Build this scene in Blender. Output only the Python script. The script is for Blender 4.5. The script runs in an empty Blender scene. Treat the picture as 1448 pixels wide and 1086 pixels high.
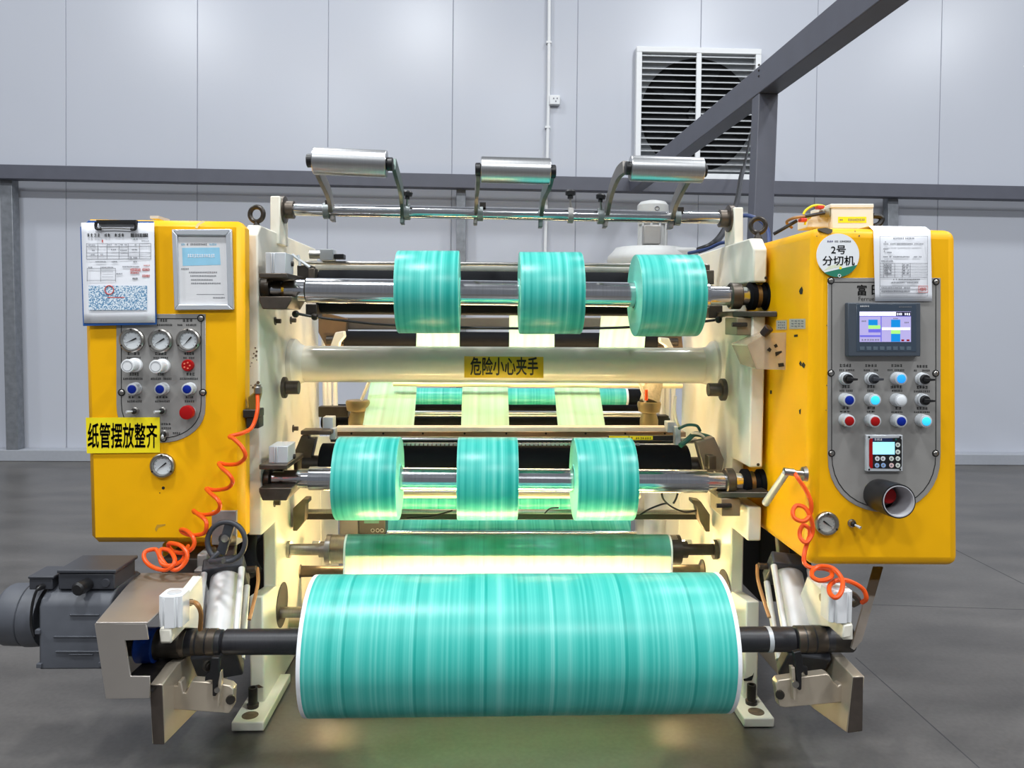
import bpy, bmesh, math, random
from mathutils import Vector, Matrix

V = Vector
PI = math.pi
SC = bpy.context.scene
COL = SC.collection

# ------------------------------------------------------------------ camera
IMG_W, IMG_H, FPX = 1448.0, 1086.0, 1090.0
CAM_H = 1.40
YAW, PITCH, ROLL = math.radians(2.0), math.radians(1.25), math.radians(0.6)
PP_U, PP_V = 724.0, 479.0                      # principal point of the shifted lens
CAM_P = V((0.0, 0.0, CAM_H))
_f = V((math.sin(YAW) * math.cos(PITCH), math.cos(YAW) * math.cos(PITCH), -math.sin(PITCH)))
_r0 = V((math.cos(YAW), -math.sin(YAW), 0.0))
_u0 = _r0.cross(_f)
_r = _r0 * math.cos(ROLL) + _u0 * math.sin(ROLL)
_u = _u0 * math.cos(ROLL) - _r0 * math.sin(ROLL)
cam_d = bpy.data.cameras.new('camera')
cam_d.sensor_fit = 'HORIZONTAL'
cam_d.sensor_width = 36.0
cam_d.lens = 36.0 * FPX / IMG_W
cam_d.shift_x = 0.0
cam_d.shift_y = -(IMG_H / 2 - PP_V) / IMG_W
cam_d.clip_start = 0.05
cam_d.clip_end = 100
cam = bpy.data.objects.new('camera', cam_d)
COL.objects.link(cam)
_m = Matrix((_r, _u, -_f)).transposed().to_4x4()
_m.translation = CAM_P
cam.matrix_world = _m
SC.camera = cam

# ------------------------------------------------------------------ light
SC.view_settings.view_transform = 'Standard'
SC.view_settings.look = 'None'
SC.view_settings.gamma = 1.0
SC.view_settings.use_curve_mapping = False
SC.view_settings.exposure = 0.0
SC.cycles.use_denoising = True
world = bpy.data.worlds.new('hall_ambient')
SC.world = world
world.use_nodes = True
world.node_tree.nodes['Background'].inputs['Color'].default_value = (0.86, 0.90, 1.0, 1)
world.node_tree.nodes['Background'].inputs['Strength'].default_value = 0.22

def area_light(name, loc, target, power, sx, sy, color=(1, 1, 1), shape='RECTANGLE'):
    d = bpy.data.lights.new(name, 'AREA')
    d.energy = power
    d.shape = shape
    d.size = sx
    if shape in ('RECTANGLE', 'ELLIPSE'):
        d.size_y = sy
    d.color = color
    o = bpy.data.objects.new(name, d)
    COL.objects.link(o)
    o.location = loc
    o.rotation_euler = (V(target) - V(loc)).to_track_quat('-Z', 'Y').to_euler()
    return o

# high bay lamps of the hall, one row near the camera and one over the machine
for lx in (-5.6, -1.16, 3.7, 8.6):
    area_light('high_bay_lamp', (lx, 0.8, 7.0), (lx, 0.8, 0), 255, 0.7, 0.7, (0.95, 0.98, 1.0), 'DISK')
for lx in (-7.0, -2.2, 2.6, 7.4):
    area_light('high_bay_lamp', (lx, 5.2, 7.0), (lx, 5.2, 0), 105, 0.7, 0.7, (0.95, 0.98, 1.0), 'DISK')
for lx in (-4.0, 1.0, 6.0):
    area_light('high_bay_lamp', (lx, -4.5, 7.0), (lx, -4.0, 0), 255, 0.9, 0.9, (0.95, 0.98, 1.0), 'DISK')

# ------------------------------------------------------------------ pixel helpers
def ray(u, v):
    a, b = (u - PP_U) / FPX, (PP_V - v) / FPX
    return (_f + _r * a + _u * b)
def B(u, v, Y):                                # point of the photo on the plane y = Y
    d = ray(u, v)
    return CAM_P + d * (Y / d.y)
def BX(u, v, X):                               # ... on the plane x = X
    d = ray(u, v)
    return CAM_P + d * (X / d.x)
def BZ(u, v, Z):
    d = ray(u, v)
    return CAM_P + d * ((Z - CAM_H) / d.z)
def S(Y):                                      # metres per pixel at depth Y
    return Y / FPX

# ------------------------------------------------------------------ materials
def lin(c):
    return tuple(((x / 255) / 12.92 if x / 255 <= 0.04045 else ((x / 255 + 0.055) / 1.055) ** 2.4) for x in c)
MATS = {}
def mat(name, rgb, rough=0.5, metal=0.0, spec=0.5, var=0.06, scale=30.0, bump=0.0, emit=None, estr=0.0, coat=0.0, trans=0.0, alpha=1.0, stretch=None):
    m = bpy.data.materials.new(name)
    m.use_nodes = True
    nt = m.node_tree
    b = nt.nodes['Principled BSDF']
    c = lin(rgb)
    b.inputs['Roughness'].default_value = rough
    b.inputs['Metallic'].default_value = metal
    b.inputs['Specular IOR Level'].default_value = spec
    b.inputs['Coat Weight'].default_value = coat
    b.inputs['Transmission Weight'].default_value = trans
    b.inputs['Alpha'].default_value = alpha
    tc = nt.nodes.new('ShaderNodeTexCoord')
    mp = nt.nodes.new('ShaderNodeMapping')
    nt.links.new(tc.outputs['Object'], mp.inputs['Vector'])
    mp.inputs['Scale'].default_value = stretch or (1, 1, 1)
    n = nt.nodes.new('ShaderNodeTexNoise')
    n.inputs['Scale'].default_value = scale
    n.inputs['Detail'].default_value = 4
    nt.links.new(mp.outputs['Vector'], n.inputs['Vector'])
    r = nt.nodes.new('ShaderNodeValToRGB')
    r.color_ramp.elements[0].position = 0.3
    r.color_ramp.elements[1].position = 0.7
    r.color_ramp.elements[0].color = tuple(x * (1 - var) for x in c) + (1,)
    r.color_ramp.elements[1].color = tuple(min(1, x * (1 + var)) for x in c) + (1,)
    nt.links.new(n.outputs['Fac'], r.inputs['Fac'])
    nt.links.new(r.outputs['Color'], b.inputs['Base Color'])
    if bump:
        bp = nt.nodes.new('ShaderNodeBump')
        bp.inputs['Strength'].default_value = bump
        bp.inputs['Distance'].default_value = 0.002
        nt.links.new(n.outputs['Fac'], bp.inputs['Height'])
        nt.links.new(bp.outputs['Normal'], b.inputs['Normal'])
    if emit:
        b.inputs['Emission Color'].default_value = lin(emit) + (1,)
        b.inputs['Emission Strength'].default_value = estr
    MATS[name] = m
    return m

def film_mat(name, transl=0.0, seed=0.0, gain=1.0, through=None):
    """teal printed film: streaks that run round the roll, repeating with each slit width"""
    m = bpy.data.materials.new(name)
    m.use_nodes = True
    nt = m.node_tree
    b = nt.nodes['Principled BSDF']
    b.inputs['Roughness'].default_value = 0.34
    b.inputs['Specular IOR Level'].default_value = 0.45
    tc = nt.nodes.new('ShaderNodeTexCoord')
    sep = nt.nodes.new('ShaderNodeSeparateXYZ')
    nt.links.new(tc.outputs['Object'], sep.inputs['Vector'])
    wrap = nt.nodes.new('ShaderNodeMath'); wrap.operation = 'WRAP'
    wrap.inputs[1].default_value = 0.1; wrap.inputs[2].default_value = -0.1
    nt.links.new(sep.outputs['X'], wrap.inputs[0])
    def noise(scale, detail, off, src):
        n = nt.nodes.new('ShaderNodeTexNoise'); n.noise_dimensions = '1D'
        n.inputs['Scale'].default_value = scale; n.inputs['Detail'].default_value = detail
        a = nt.nodes.new('ShaderNodeMath'); a.operation = 'ADD'; a.inputs[1].default_value = off + seed
        nt.links.new(src, a.inputs[0]); nt.links.new(a.outputs[0], n.inputs['W'])
        return n.outputs['Fac']
    n1 = noise(34, 3, 3.1, wrap.outputs[0])
    n2 = noise(150, 2, 8.7, wrap.outputs[0])
    n3 = noise(11, 2, 1.3, sep.outputs['X'])
    mx = nt.nodes.new('ShaderNodeMath'); mx.operation = 'MULTIPLY_ADD'
    nt.links.new(n2, mx.inputs[0]); mx.inputs[1].default_value = 0.3; nt.links.new(n1, mx.inputs[2])
    mx2 = nt.nodes.new('ShaderNodeMath'); mx2.operation = 'MULTIPLY_ADD'
    nt.links.new(n3, mx2.inputs[0]); mx2.inputs[1].default_value = 0.4; nt.links.new(mx.outputs[0], mx2.inputs[2])
    rp = nt.nodes.new('ShaderNodeValToRGB')
    e = rp.color_ramp.elements
    e[0].position = 0.36; e[0].color = lin((34, 160, 149)) + (1,)
    e[1].position = 0.66; e[1].color = lin((116, 204, 194)) + (1,)
    k = e.new(0.46); k.color = lin((62, 180, 169)) + (1,)
    k = e.new(0.54); k.color = lin((80, 189, 178)) + (1,)
    sc = nt.nodes.new('ShaderNodeMath'); sc.operation = 'MULTIPLY_ADD'; sc.inputs[1].default_value = 1 / 1.7
    nt.links.new(mx2.outputs[0], sc.inputs[0])
    ab = nt.nodes.new('ShaderNodeMath'); ab.operation = 'ABSOLUTE'; nt.links.new(wrap.outputs[0], ab.inputs[0])
    mr = nt.nodes.new('ShaderNodeMapRange'); mr.inputs['From Min'].default_value = 0.093; mr.inputs['From Max'].default_value = 0.0985
    mr.inputs['To Min'].default_value = 0.0; mr.inputs['To Max'].default_value = -0.16
    nt.links.new(ab.outputs[0], mr.inputs['Value']); nt.links.new(mr.outputs[0], sc.inputs[2])
    nt.links.new(sc.outputs[0], rp.inputs['Fac'])
    nt.links.new(rp.outputs['Color'], b.inputs['Base Color'])
    if transl:
        t = nt.nodes.new('ShaderNodeBsdfTranslucent')
        mxc = nt.nodes.new('ShaderNodeMix'); mxc.data_type = 'RGBA'
        mxc.inputs[0].default_value = gain
        nt.links.new(rp.outputs['Color'], mxc.inputs[6]); mxc.inputs[7].default_value = (0.86, 0.95, 0.88, 1)
        mxt = nt.nodes.new('ShaderNodeMix'); mxt.data_type = 'RGBA'
        mxt.inputs[0].default_value = gain if through is None else through
        nt.links.new(rp.outputs['Color'], mxt.inputs[6]); mxt.inputs[7].default_value = (0.90, 0.95, 0.84, 1)
        nt.links.new(mxt.outputs[2], t.inputs['Color'])
        nt.links.new(mxc.outputs[2], b.inputs['Base Color'])
        ms = nt.nodes.new('ShaderNodeMixShader'); ms.inputs[0].default_value = transl
        nt.links.new(b.outputs[0], ms.inputs[1]); nt.links.new(t.outputs[0], ms.inputs[2])
        nt.links.new(ms.outputs[0], nt.nodes['Material Output'].inputs['Surface'])
    MATS[name] = m
    return m

YEL = mat('yellow_enamel', (238, 175, 0), 0.42, var=0.03, scale=9, spec=0.28)
CREAM = mat('cream_enamel', (226, 222, 208), 0.42, var=0.03, scale=12)
GREYP = mat('panel_grey', (150, 148, 145), 0.42, 0.25, var=0.05, scale=14)
CHROME = mat('polished_chrome', (205, 207, 210), 0.13, 1.0, var=0.05, scale=6, stretch=(30, 1, 1))
STEEL = mat('brushed_steel', (168, 165, 160), 0.33, 1.0, var=0.08, scale=20, stretch=(10, 1, 1))
ALU = mat('turned_aluminium', (196, 197, 198), 0.3, 1.0, var=0.05, scale=20, stretch=(20, 1, 1))
DSTEEL = mat('oiled_dark_steel', (92, 84, 76), 0.42, 0.8, var=0.15, scale=25)
GUN = mat('blackened_steel', (58, 54, 50), 0.4, 0.6, var=0.15, scale=25)
BLACK = mat('black_plastic', (22, 22, 24), 0.4, var=0.1)
RUBBER = mat('black_rubber', (17, 18, 21), 0.65, var=0.1, spec=0.06)
SHAFTB = mat('black_shaft_rubber', (38, 38, 42), 0.42, 0.1, var=0.2, scale=60, stretch=(8, 1, 1))
MOTOR = mat('motor_grey', (74, 77, 84), 0.5, var=0.06)
MOTORD = mat('motor_dark_grey', (52, 54, 60), 0.5, var=0.06)
STRUCT = mat('painted_steel_grey', (82, 84, 95), 0.5, var=0.05, scale=8)
ZINC = mat('galvanised_steel', (128, 132, 138), 0.45, 0.4, var=0.15, scale=18)
WHITEP = mat('white_powder_coat', (222, 224, 226), 0.45, var=0.02)
PLAST = mat('light_grey_aluminium', (196, 200, 204), 0.4, 0.2, var=0.03)
PAPER = mat('white_paper', (236, 238, 244), 0.8, var=0.01)
INK = mat('black_ink', (18, 18, 18), 0.6)
INKG = mat('grey_ink', (120, 122, 128), 0.7)
INKR = mat('red_ink', (196, 74, 64), 0.7)
BLUEP = mat('clipboard_blue', (30, 86, 158), 0.45)
BLUEB = mat('button_blue', (8, 38, 140), 0.4, spec=0.25)
REDB = mat('button_red', (158, 14, 16), 0.4, spec=0.25)
WHITEB = mat('button_white', (218, 222, 226), 0.3, coat=0.3)
CYANL = mat('lit_cyan_lens', (60, 200, 255), 0.3, emit=(40, 190, 255), estr=0.75)
BLUEL = mat('lit_blue_lens', (40, 130, 255), 0.3, emit=(30, 165, 255), estr=0.7)
DBLUE = mat('coupling_blue', (12, 60, 150), 0.45)
ORANGE = mat('orange_hose', (226, 82, 22), 0.36, var=0.05, spec=0.35)
STICK = mat('warning_yellow', (243, 222, 20), 0.45, var=0.01)
STICKD = mat('aged_warning_yellow', (206, 176, 24), 0.45, var=0.03)
AMBER = mat('amber_hose', (160, 112, 60), 0.4)
GAUGEW = mat('gauge_dial', (208, 213, 216), 0.4)
RUST = mat('rust_stain', (96, 78, 62), 0.8, var=0.3, scale=60)
COREW = mat('white_core', (232, 234, 238), 0.6)
BLOWER = mat('blower_grey', (186, 187, 186), 0.5, var=0.03)
GREEN = mat('sign_green', (30, 122, 96), 0.5)
LTEAL = mat('film_edge', (126, 218, 200), 0.5, var=0.05, scale=80)
GTUBE = mat('green_tube', (30, 92, 86), 0.4)
NEON = mat('work_lamp_tube', (255, 240, 200), 0.4, emit=(255, 214, 150), estr=66)
NEOND = mat('added_lamp_tube_front', (255, 240, 200), 0.4, emit=(255, 216, 150), estr=80)  # added tube that brightens the undersides of the rolls
NEONC = mat('work_lamp_tube_lower', (255, 240, 200), 0.4, emit=(255, 220, 160), estr=120)
NEONB = mat('work_lamp_tube_upper', (255, 240, 200), 0.4, emit=(255, 216, 160), estr=30)
SCRB = mat('screen_white', (240, 240, 255), 0.4, emit=(238, 240, 255), estr=0.75)
SCRL = mat('screen_lilac', (120, 116, 150), 0.4, emit=(196, 186, 244), estr=0.62)
SCRC = mat('screen_blue', (0, 80, 130), 0.4, emit=(0, 152, 236), estr=0.7)
SCRG = mat('screen_green', (150, 214, 110), 0.4, emit=(146, 216, 110), estr=0.7)
SCRD = mat('screen_indigo', (96, 90, 190), 0.4, emit=(92, 92, 196), estr=0.6)
LCD = mat('lcd_cyan', (150, 222, 250), 0.4, emit=(150, 222, 250), estr=0.8)
FILM = film_mat('teal_film')
FILMR = film_mat('teal_film_roll', 0, 2.4)
STRIP = film_mat('pale_film_strip', 0.24, 0.7, 0.34, 0.45)
SHEET = film_mat('teal_film_sheet', 0.5, 0.2, 0.0, 0.8)
PRINT = mat('blue_speckle_print', (150, 180, 206), 0.8, scale=230)
_e = [n for n in PRINT.node_tree.nodes if n.type == 'VALTORGB'][0].color_ramp.elements
_e[0].position, _e[1].position = 0.46, 0.54
_e[0].color = lin((92, 140, 178)) + (1,); _e[1].color = lin((222, 232, 240)) + (1,)
NOTICE = mat('notice_blue', (142, 196, 222), 0.7)
CLEAR = mat('clear_guard', (206, 186, 160), 0.12, trans=0.0, alpha=0.5, var=0.05)
PEEL = mat('bare_primer', (92, 84, 70), 0.7)

# ------------------------------------------------------------------ mesh builder
class MB:
    def __init__(s):
        s.v, s.f, s.fm, s.mats, s.cur = [], [], [], [], 0
    def m(s, material):
        if material not in s.mats:
            s.mats.append(material)
        s.cur = s.mats.index(material)
        return s
    def add(s, vs, fs):
        o = len(s.v)
        s.v += [V(p) for p in vs]
        for f in fs:
            s.f.append([i + o for i in f]); s.fm.append(s.cur)
        return s
    def box(s, c, d, R=None):
        c = V(c); h = V(d) / 2
        vs = []
        for z in (-1, 1):
            for (x, y) in ((-1, -1), (1, -1), (1, 1), (-1, 1)):
                p = V((x * h.x, y * h.y, z * h.z))
                vs.append(c + (R @ p if R else p))
        return s.add(vs, [(3, 2, 1, 0), (4, 5, 6, 7), (0, 1, 5, 4), (1, 2, 6, 5), (2, 3, 7, 6), (3, 0, 4, 7)])
    def prism(s, poly, ext):
        """closed polygon extruded along ext"""
        n = len(poly); ext = V(ext)
        a = [V(p) for p in poly]
        nrm = V((0, 0, 0))
        for i in range(n):
            nrm += (a[i] - a[0]).cross(a[(i + 1) % n] - a[0])
        if nrm.dot(ext) > 0:
            a.reverse()
        vs = a + [p + ext for p in a]
        fs = [tuple(range(n)), tuple(range(2 * n - 1, n - 1, -1))]
        for i in range(n):
            j = (i + 1) % n
            fs.append((j, i, n + i, n + j))
        return s.add(vs, fs)
    def loft(s, A, Bq):
        """two polygons of equal length joined, capped"""
        n = len(A)
        a, b = [V(p) for p in A], [V(p) for p in Bq]
        ca, cb = sum(a, V((0, 0, 0))) / n, sum(b, V((0, 0, 0))) / n
        nrm = V((0, 0, 0))
        for i in range(n):
            nrm += (a[i] - ca).cross(a[(i + 1) % n] - ca)
        if nrm.dot(cb - ca) > 0:
            a.reverse(); b.reverse()
        fs = [tuple(range(n)), tuple(range(2 * n - 1, n - 1, -1))]
        for i in range(n):
            j = (i + 1) % n
            fs.append((j, i, n + i, n + j))
        return s.add(a + b, fs)
    def lathe(s, o, ax, prof, n=32):
        """profile [(t, r)] along axis ax from o; ends closed"""
        o = V(o); ax = V(ax).normalized()
        e1 = ax.orthogonal().normalized(); e2 = ax.cross(e1)
        vs, fs = [], []
        k = len(prof)
        for (t, r) in prof:
            for i in range(n):
                a = 2 * PI * i / n
                vs.append(o + ax * t + (e1 * math.cos(a) + e2 * math.sin(a)) * r)
        for j in range(k - 1):
            for i in range(n):
                i2 = (i + 1) % n
                fs.append((j * n + i, j * n + i2, (j + 1) * n + i2, (j + 1) * n + i))
        fs.append(tuple(range(n - 1, -1, -1)))
        fs.append(tuple(range((k - 1) * n, k * n)))
        return s.add(vs, fs)
    def cyl(s, a, b, r0, r1=None, n=24):
        a, b = V(a), V(b)
        return s.lathe(a, b - a, [(0, r0), ((b - a).length, r0 if r1 is None else r1)], n)
    def ring(s, o, ax, prof, n=40):
        """closed profile loop revolved (annulus); prof loops round"""
        o = V(o); ax = V(ax).normalized()
        e1 = ax.orthogonal().normalized(); e2 = ax.cross(e1)
        k = len(prof); vs, fs = [], []
        for (t, r) in prof:
            for i in range(n):
                a = 2 * PI * i / n
                vs.append(o + ax * t + (e1 * math.cos(a) + e2 * math.sin(a)) * r)
        for j in range(k):
            j2 = (j + 1) % k
            for i in range(n):
                i2 = (i + 1) % n
                fs.append((j * n + i, j * n + i2, j2 * n + i2, j2 * n + i))
        return s.add(vs, fs)
    def torus(s, c, ax, R, r, n=36, k=10):
        return s.ring(c, ax, [(r * math.sin(2 * PI * j / k), R + r * math.cos(2 * PI * j / k)) for j in range(k)], n)
    def tube(s, pts, r, n=8):
        pts = [V(p) for p in pts]
        k = len(pts)
        T = [(pts[min(i + 1, k - 1)] - pts[max(i - 1, 0)]).normalized() for i in range(k)]
        e = T[0].orthogonal().normalized()
        vs, fs = [], []
        for i in range(k):
            e = (e - T[i] * e.dot(T[i])).normalized()
            g = T[i].cross(e)
            rr = r[i] if isinstance(r, (list, tuple)) else r
            for j in range(n):
                a = 2 * PI * j / n
                vs.append(pts[i] + (e * math.cos(a) + g * math.sin(a)) * rr)
        for i in range(k - 1):
            for j in range(n):
                j2 = (j + 1) % n
                fs.append((i * n + j, i * n + j2, (i + 1) * n + j2, (i + 1) * n + j))
        fs.append(tuple(range(n - 1, -1, -1)))
        fs.append(tuple(range((k - 1) * n, k * n)))
        return s.add(vs, fs)
    def ball(s, c, r, n=14, sq=(1, 1, 1)):
        c = V(c); vs, fs = [], []
        k = n // 2
        for j in range(1, k):
            th = PI * j / k
            for i in range(n):
                a = 2 * PI * i / n
                vs.append(c + V((math.sin(th) * math.cos(a) * sq[0], math.sin(th) * math.sin(a) * sq[1], math.cos(th) * sq[2])) * r)
        top, bot = len(vs), len(vs) + 1
        vs += [c + V((0, 0, r * sq[2])), c - V((0, 0, r * sq[2]))]
        for j in range(k - 2):
            for i in range(n):
                i2 = (i + 1) % n
                fs.append((j * n + i, (j + 1) * n + i, (j + 1) * n + i2, j * n + i2))
        for i in range(n):
            i2 = (i + 1) % n
            fs.append((top, i, i2)); fs.append((bot, (k - 2) * n + i2, (k - 2) * n + i))
        return s.add(vs, fs)
    # flat things given in pixels on the plane y = Y, thickness th towards the camera
    def plate(s, px, Y, th=0.002):
        return s.prism([B(u, v, Y) for u, v in px], (0, -th, 0))
    def rect(s, u0, v0, u1, v1, Y, th=0.002):
        return s.plate([(u0, v0), (u1, v0), (u1, v1), (u0, v1)], Y, th)
    def boxpx(s, u0, v0, u1, v1, Y0, Y1):
        """a box whose front face is the pixel rectangle at depth Y0 and which reaches straight back to Y1"""
        return s.prism([B(u0, v0, Y0), B(u1, v0, Y0), B(u1, v1, Y0), B(u0, v1, Y0)], (0, Y1 - Y0, 0))
    def disc(s, u, v, Y, rpx, th=0.002, n=24):
        c = B(u, v, Y)
        return s.lathe(c, (0, -1, 0), [(0, rpx * S(Y)), (th, rpx * S(Y))], n)
    def text(s, body, c, w, h, right=V((1, 0, 0)), up=V((0, 0, 1)), bold=0.0, th=0.0006):
        vs, fs = glyphs(body, bold)
        if not vs:
            return s
        x0 = min(p.x for p in vs); x1 = max(p.x for p in vs)
        y0 = min(p.y for p in vs); y1 = max(p.y for p in vs)
        right, up, c = V(right).normalized(), V(up).normalized(), V(c)
        nrm = right.cross(up)
        out = [c + right * ((p.x - (x0 + x1) / 2) / (x1 - x0) * w) + up * ((p.y - (y0 + y1) / 2) / (y1 - y0) * h) + nrm * th for p in vs]
        return s.add(out, fs)
    def textpx(s, body, u0, v0, u1, v1, Y, bold=0.0, th=0.0006):
        a, b, c = B(u0, v1, Y), B(u1, v1, Y), B(u0, v0, Y)
        r, up = b - a, c - a
        return s.text(body, (b + c) / 2, r.length, up.length, r, up, bold, th)
    def build(s, name, material=None, parent=None, bev=0.0, seg=2, smooth=True, ang=35):
        me = bpy.data.meshes.new(name)
        off = V((0, 0, 0)) if parent is None else BASE[parent.name]
        me.from_pydata([p - off for p in s.v], [], s.f)
        if material is not None and not s.mats:
            me.materials.append(material)
        for mm in s.mats:
            me.materials.append(mm)
        me.polygons.foreach_set('material_index', s.fm)
        bm = bmesh.new(); bm.from_mesh(me)
        bmesh.ops.recalc_face_normals(bm, faces=[f for f in bm.faces if not getattr(f, 'skip', False)]) if s.__dict__.get('fix', False) else None
        bm.to_mesh(me); bm.free()
        if smooth:
            me.polygons.foreach_set('use_smooth', [True] * len(me.polygons))
            me.set_sharp_from_angle(angle=math.radians(ang))
        me.update()
        o = bpy.data.objects.new(name, me)
        COL.objects.link(o)
        if parent is not None:
            o.parent = parent
            BASE[o.name] = off
        else:
            BASE[o.name] = V((0, 0, 0))
        if bev:
            b = o.modifiers.new('edge', 'BEVEL')
            b.width = bev; b.segments = seg; b.limit_method = 'ANGLE'; b.angle_limit = math.radians(40)
            b.harden_normals = False
        return o

BASE = {}
_GL = {}
def glyphs(body, bold=0.0):
    key = (body, bold)
    if key not in _GL:
        c = bpy.data.curves.new('lettering', 'FONT')
        c.body = body; c.resolution_u = 3
        o = bpy.data.objects.new('lettering', c)
        COL.objects.link(o)
        bpy.context.view_layer.update()
        me = bpy.data.meshes.new_from_object(o.evaluated_get(bpy.context.evaluated_depsgraph_get()))
        vs, fs = [], []
        for dx, dy in (((0, 0), (1, 0), (-1, 0), (0, 1), (0, -1)) if bold else ((0, 0),)):
            o_ = len(vs)
            vs += [V((v.co.x + dx * bold, v.co.y + dy * bold, 0)) for v in me.vertices]
            fs += [tuple(i + o_ for i in p.vertices) for p in me.polygons]
        _GL[key] = (vs, fs)
        bpy.data.objects.remove(o); bpy.data.curves.remove(c); bpy.data.meshes.remove(me)
    return _GL[key]

def thing(name, label, cat, loc, group=None):
    o = bpy.data.objects.new(name, None)
    o.empty_display_size = 0.05
    COL.objects.link(o)
    o.location = loc
    BASE[o.name] = V(loc)
    o['label'] = label; o['category'] = cat
    if group: o['group'] = group
    return o
def tag(o, label, cat, group=None):
    """a thing that is one mesh: its origin goes to the middle of its base"""
    o['label'] = label; o['category'] = cat
    if group: o['group'] = group
    recentre(o)
    return o
def recentre(o):
    me = o.data
    lo = V([min(v.co[i] for v in me.vertices) for i in range(3)])
    hi = V([max(v.co[i] for v in me.vertices) for i in range(3)])
    c = V(((lo.x + hi.x) / 2, (lo.y + hi.y) / 2, lo.z))
    me.transform(Matrix.Translation(-c))
    o.location = c
    BASE[o.name] = c
def spline(pts, k=8):
    pts = [V(p) for p in pts]
    out = []
    n = len(pts)
    for i in range(n - 1):
        p0, p1, p2, p3 = pts[max(i - 1, 0)], pts[i], pts[i + 1], pts[min(i + 2, n - 1)]
        for j in range(k):
            t = j / k
            out.append(0.5 * ((2 * p1) + (p2 - p0) * t + (2 * p0 - 5 * p1 + 4 * p2 - p3) * t * t + (3 * p1 - p0 - 3 * p2 + p3) * t ** 3))
    out.append(pts[-1])
    return out
_rng = random.Random(4)
def scribble(mb, u0, v0, u1, v1, Y, n, th=0.0006):
    """print too small to read in the photograph: n characters of a few strokes each"""
    w = (u1 - u0) / n
    for i in range(n):
        a = u0 + w * i + w * 0.1; b = a + w * 0.74
        if _rng.random() < 0.08: continue
        for q in range(2):
            y = v0 + (v1 - v0) * (0.1 + 0.5 * q + 0.2 * _rng.random())
            mb.rect(a, y, b, y + (v1 - v0) * 0.2, Y, th)
        x = a + (b - a) * _rng.uniform(0.1, 0.75)
        mb.rect(x, v0, x + w * 0.2, v1, Y, th)
# ------------------------------------------------------------------ the hall
def struct(o):
    o['kind'] = 'structure'
    return o
YW = 7.75
# floor: sealed dark concrete
mf = bpy.data.materials.new('sealed_concrete'); mf.use_nodes = True
nt = mf.node_tree; bs = nt.nodes['Principled BSDF']
tc = nt.nodes.new('ShaderNodeTexCoord')
n1 = nt.nodes.new('ShaderNodeTexNoise'); n1.inputs['Scale'].default_value = 1.6; n1.inputs['Detail'].default_value = 8
n2 = nt.nodes.new('ShaderNodeTexNoise'); n2.inputs['Scale'].default_value = 60; n2.inputs['Detail'].default_value = 3
mpf = nt.nodes.new('ShaderNodeMapping'); mpf.inputs['Scale'].default_value = (1, 2.2, 1)
nt.links.new(tc.outputs['Object'], mpf.inputs['Vector'])
nt.links.new(mpf.outputs[0], n1.inputs['Vector']); nt.links.new(tc.outputs['Object'], n2.inputs['Vector'])
ad = nt.nodes.new('ShaderNodeMath'); ad.operation = 'MULTIPLY_ADD'; ad.inputs[1].default_value = 0.35
nt.links.new(n2.outputs['Fac'], ad.inputs[0]); nt.links.new(n1.outputs['Fac'], ad.inputs[2])
rp = nt.nodes.new('ShaderNodeValToRGB')
rp.color_ramp.elements[0].position = 0.45; rp.color_ramp.elements[0].color = lin((64, 61, 58)) + (1,)
rp.color_ramp.elements[1].position = 0.85; rp.color_ramp.elements[1].color = lin((92, 89, 86)) + (1,)
nt.links.new(ad.outputs[0], rp.inputs['Fac']); nt.links.new(rp.outputs['Color'], bs.inputs['Base Color'])
rr = nt.nodes.new('ShaderNodeMapRange'); rr.inputs['To Min'].default_value = 0.24; rr.inputs['To Max'].default_value = 0.42
nt.links.new(n1.outputs['Fac'], rr.inputs['Value']); nt.links.new(rr.outputs[0], bs.inputs['Roughness'])
bpn = nt.nodes.new('ShaderNodeBump'); bpn.inputs['Strength'].default_value = 0.08; bpn.inputs['Distance'].default_value = 0.004
nt.links.new(n1.outputs['Fac'], bpn.inputs['Height']); nt.links.new(bpn.outputs['Normal'], bs.inputs['Normal'])
JOINT = mat('floor_joint', (62, 62, 64), 0.7)
mb = MB().m(mf).box((0, 1, -0.05), (26, 14.2, 0.1))
mb.m(JOINT)
def groove(a, b, w=0.004):
    a, b = V((a.x, a.y, 0.0003)), V((b.x, b.y, 0.0003))
    d = (b - a).normalized().cross(V((0, 0, 1))) * w
    mb.add([a - d, b - d, b + d, a + d], [(0, 1, 2, 3)])
groove(BZ(1210, 930, 0), BZ(1385, 1086, 0), 0.003)
groove(BZ(1352, 778, 0), BZ(1448, 826, 0), 0.004)
groove(BZ(1230, 855, 0), BZ(1448, 862, 0), 0.003)
floor = struct(mb.build('floor'))

# back wall: smooth sandwich panels with narrow joints
WALLM = mat('wall_panel', (186, 190, 200), 0.28, var=0.012, scale=1.2, spec=0.5)
SEAM = mat('panel_joint', (152, 156, 168), 0.6)
mb = MB().m(WALLM)
for u in (93, 279, 464, 639, 815, 990, 1156, 1331):
    pass
seams = [B(u, 120, YW).x for u in (-92, 93, 279, 464, 640, 816, 990, 1155, 1330, 1500)]
edges = [-12.0] + seams + [12.0]
for i in range(len(edges) - 1):
    a, b = edges[i] + 0.003, edges[i + 1] - 0.003
    mb.m(WALLM).box(((a + b) / 2, YW + 0.04, 3.6), (b - a, 0.08, 7.2))
mb.m(SEAM).box((0, YW + 0.066, 3.6), (24, 0.12, 7.2))
struct(mb.build('wall_back', bev=0.003, seg=1))
KERB = mat('kerb_grey', (158, 162, 170), 0.5, var=0.03)
yk = 7.60
mb = MB().m(KERB).box((0, (yk + YW) / 2, 0.055), (24, YW - yk - 0.002, 0.11))
struct(mb.build('baseboard_back', bev=0.006))

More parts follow.
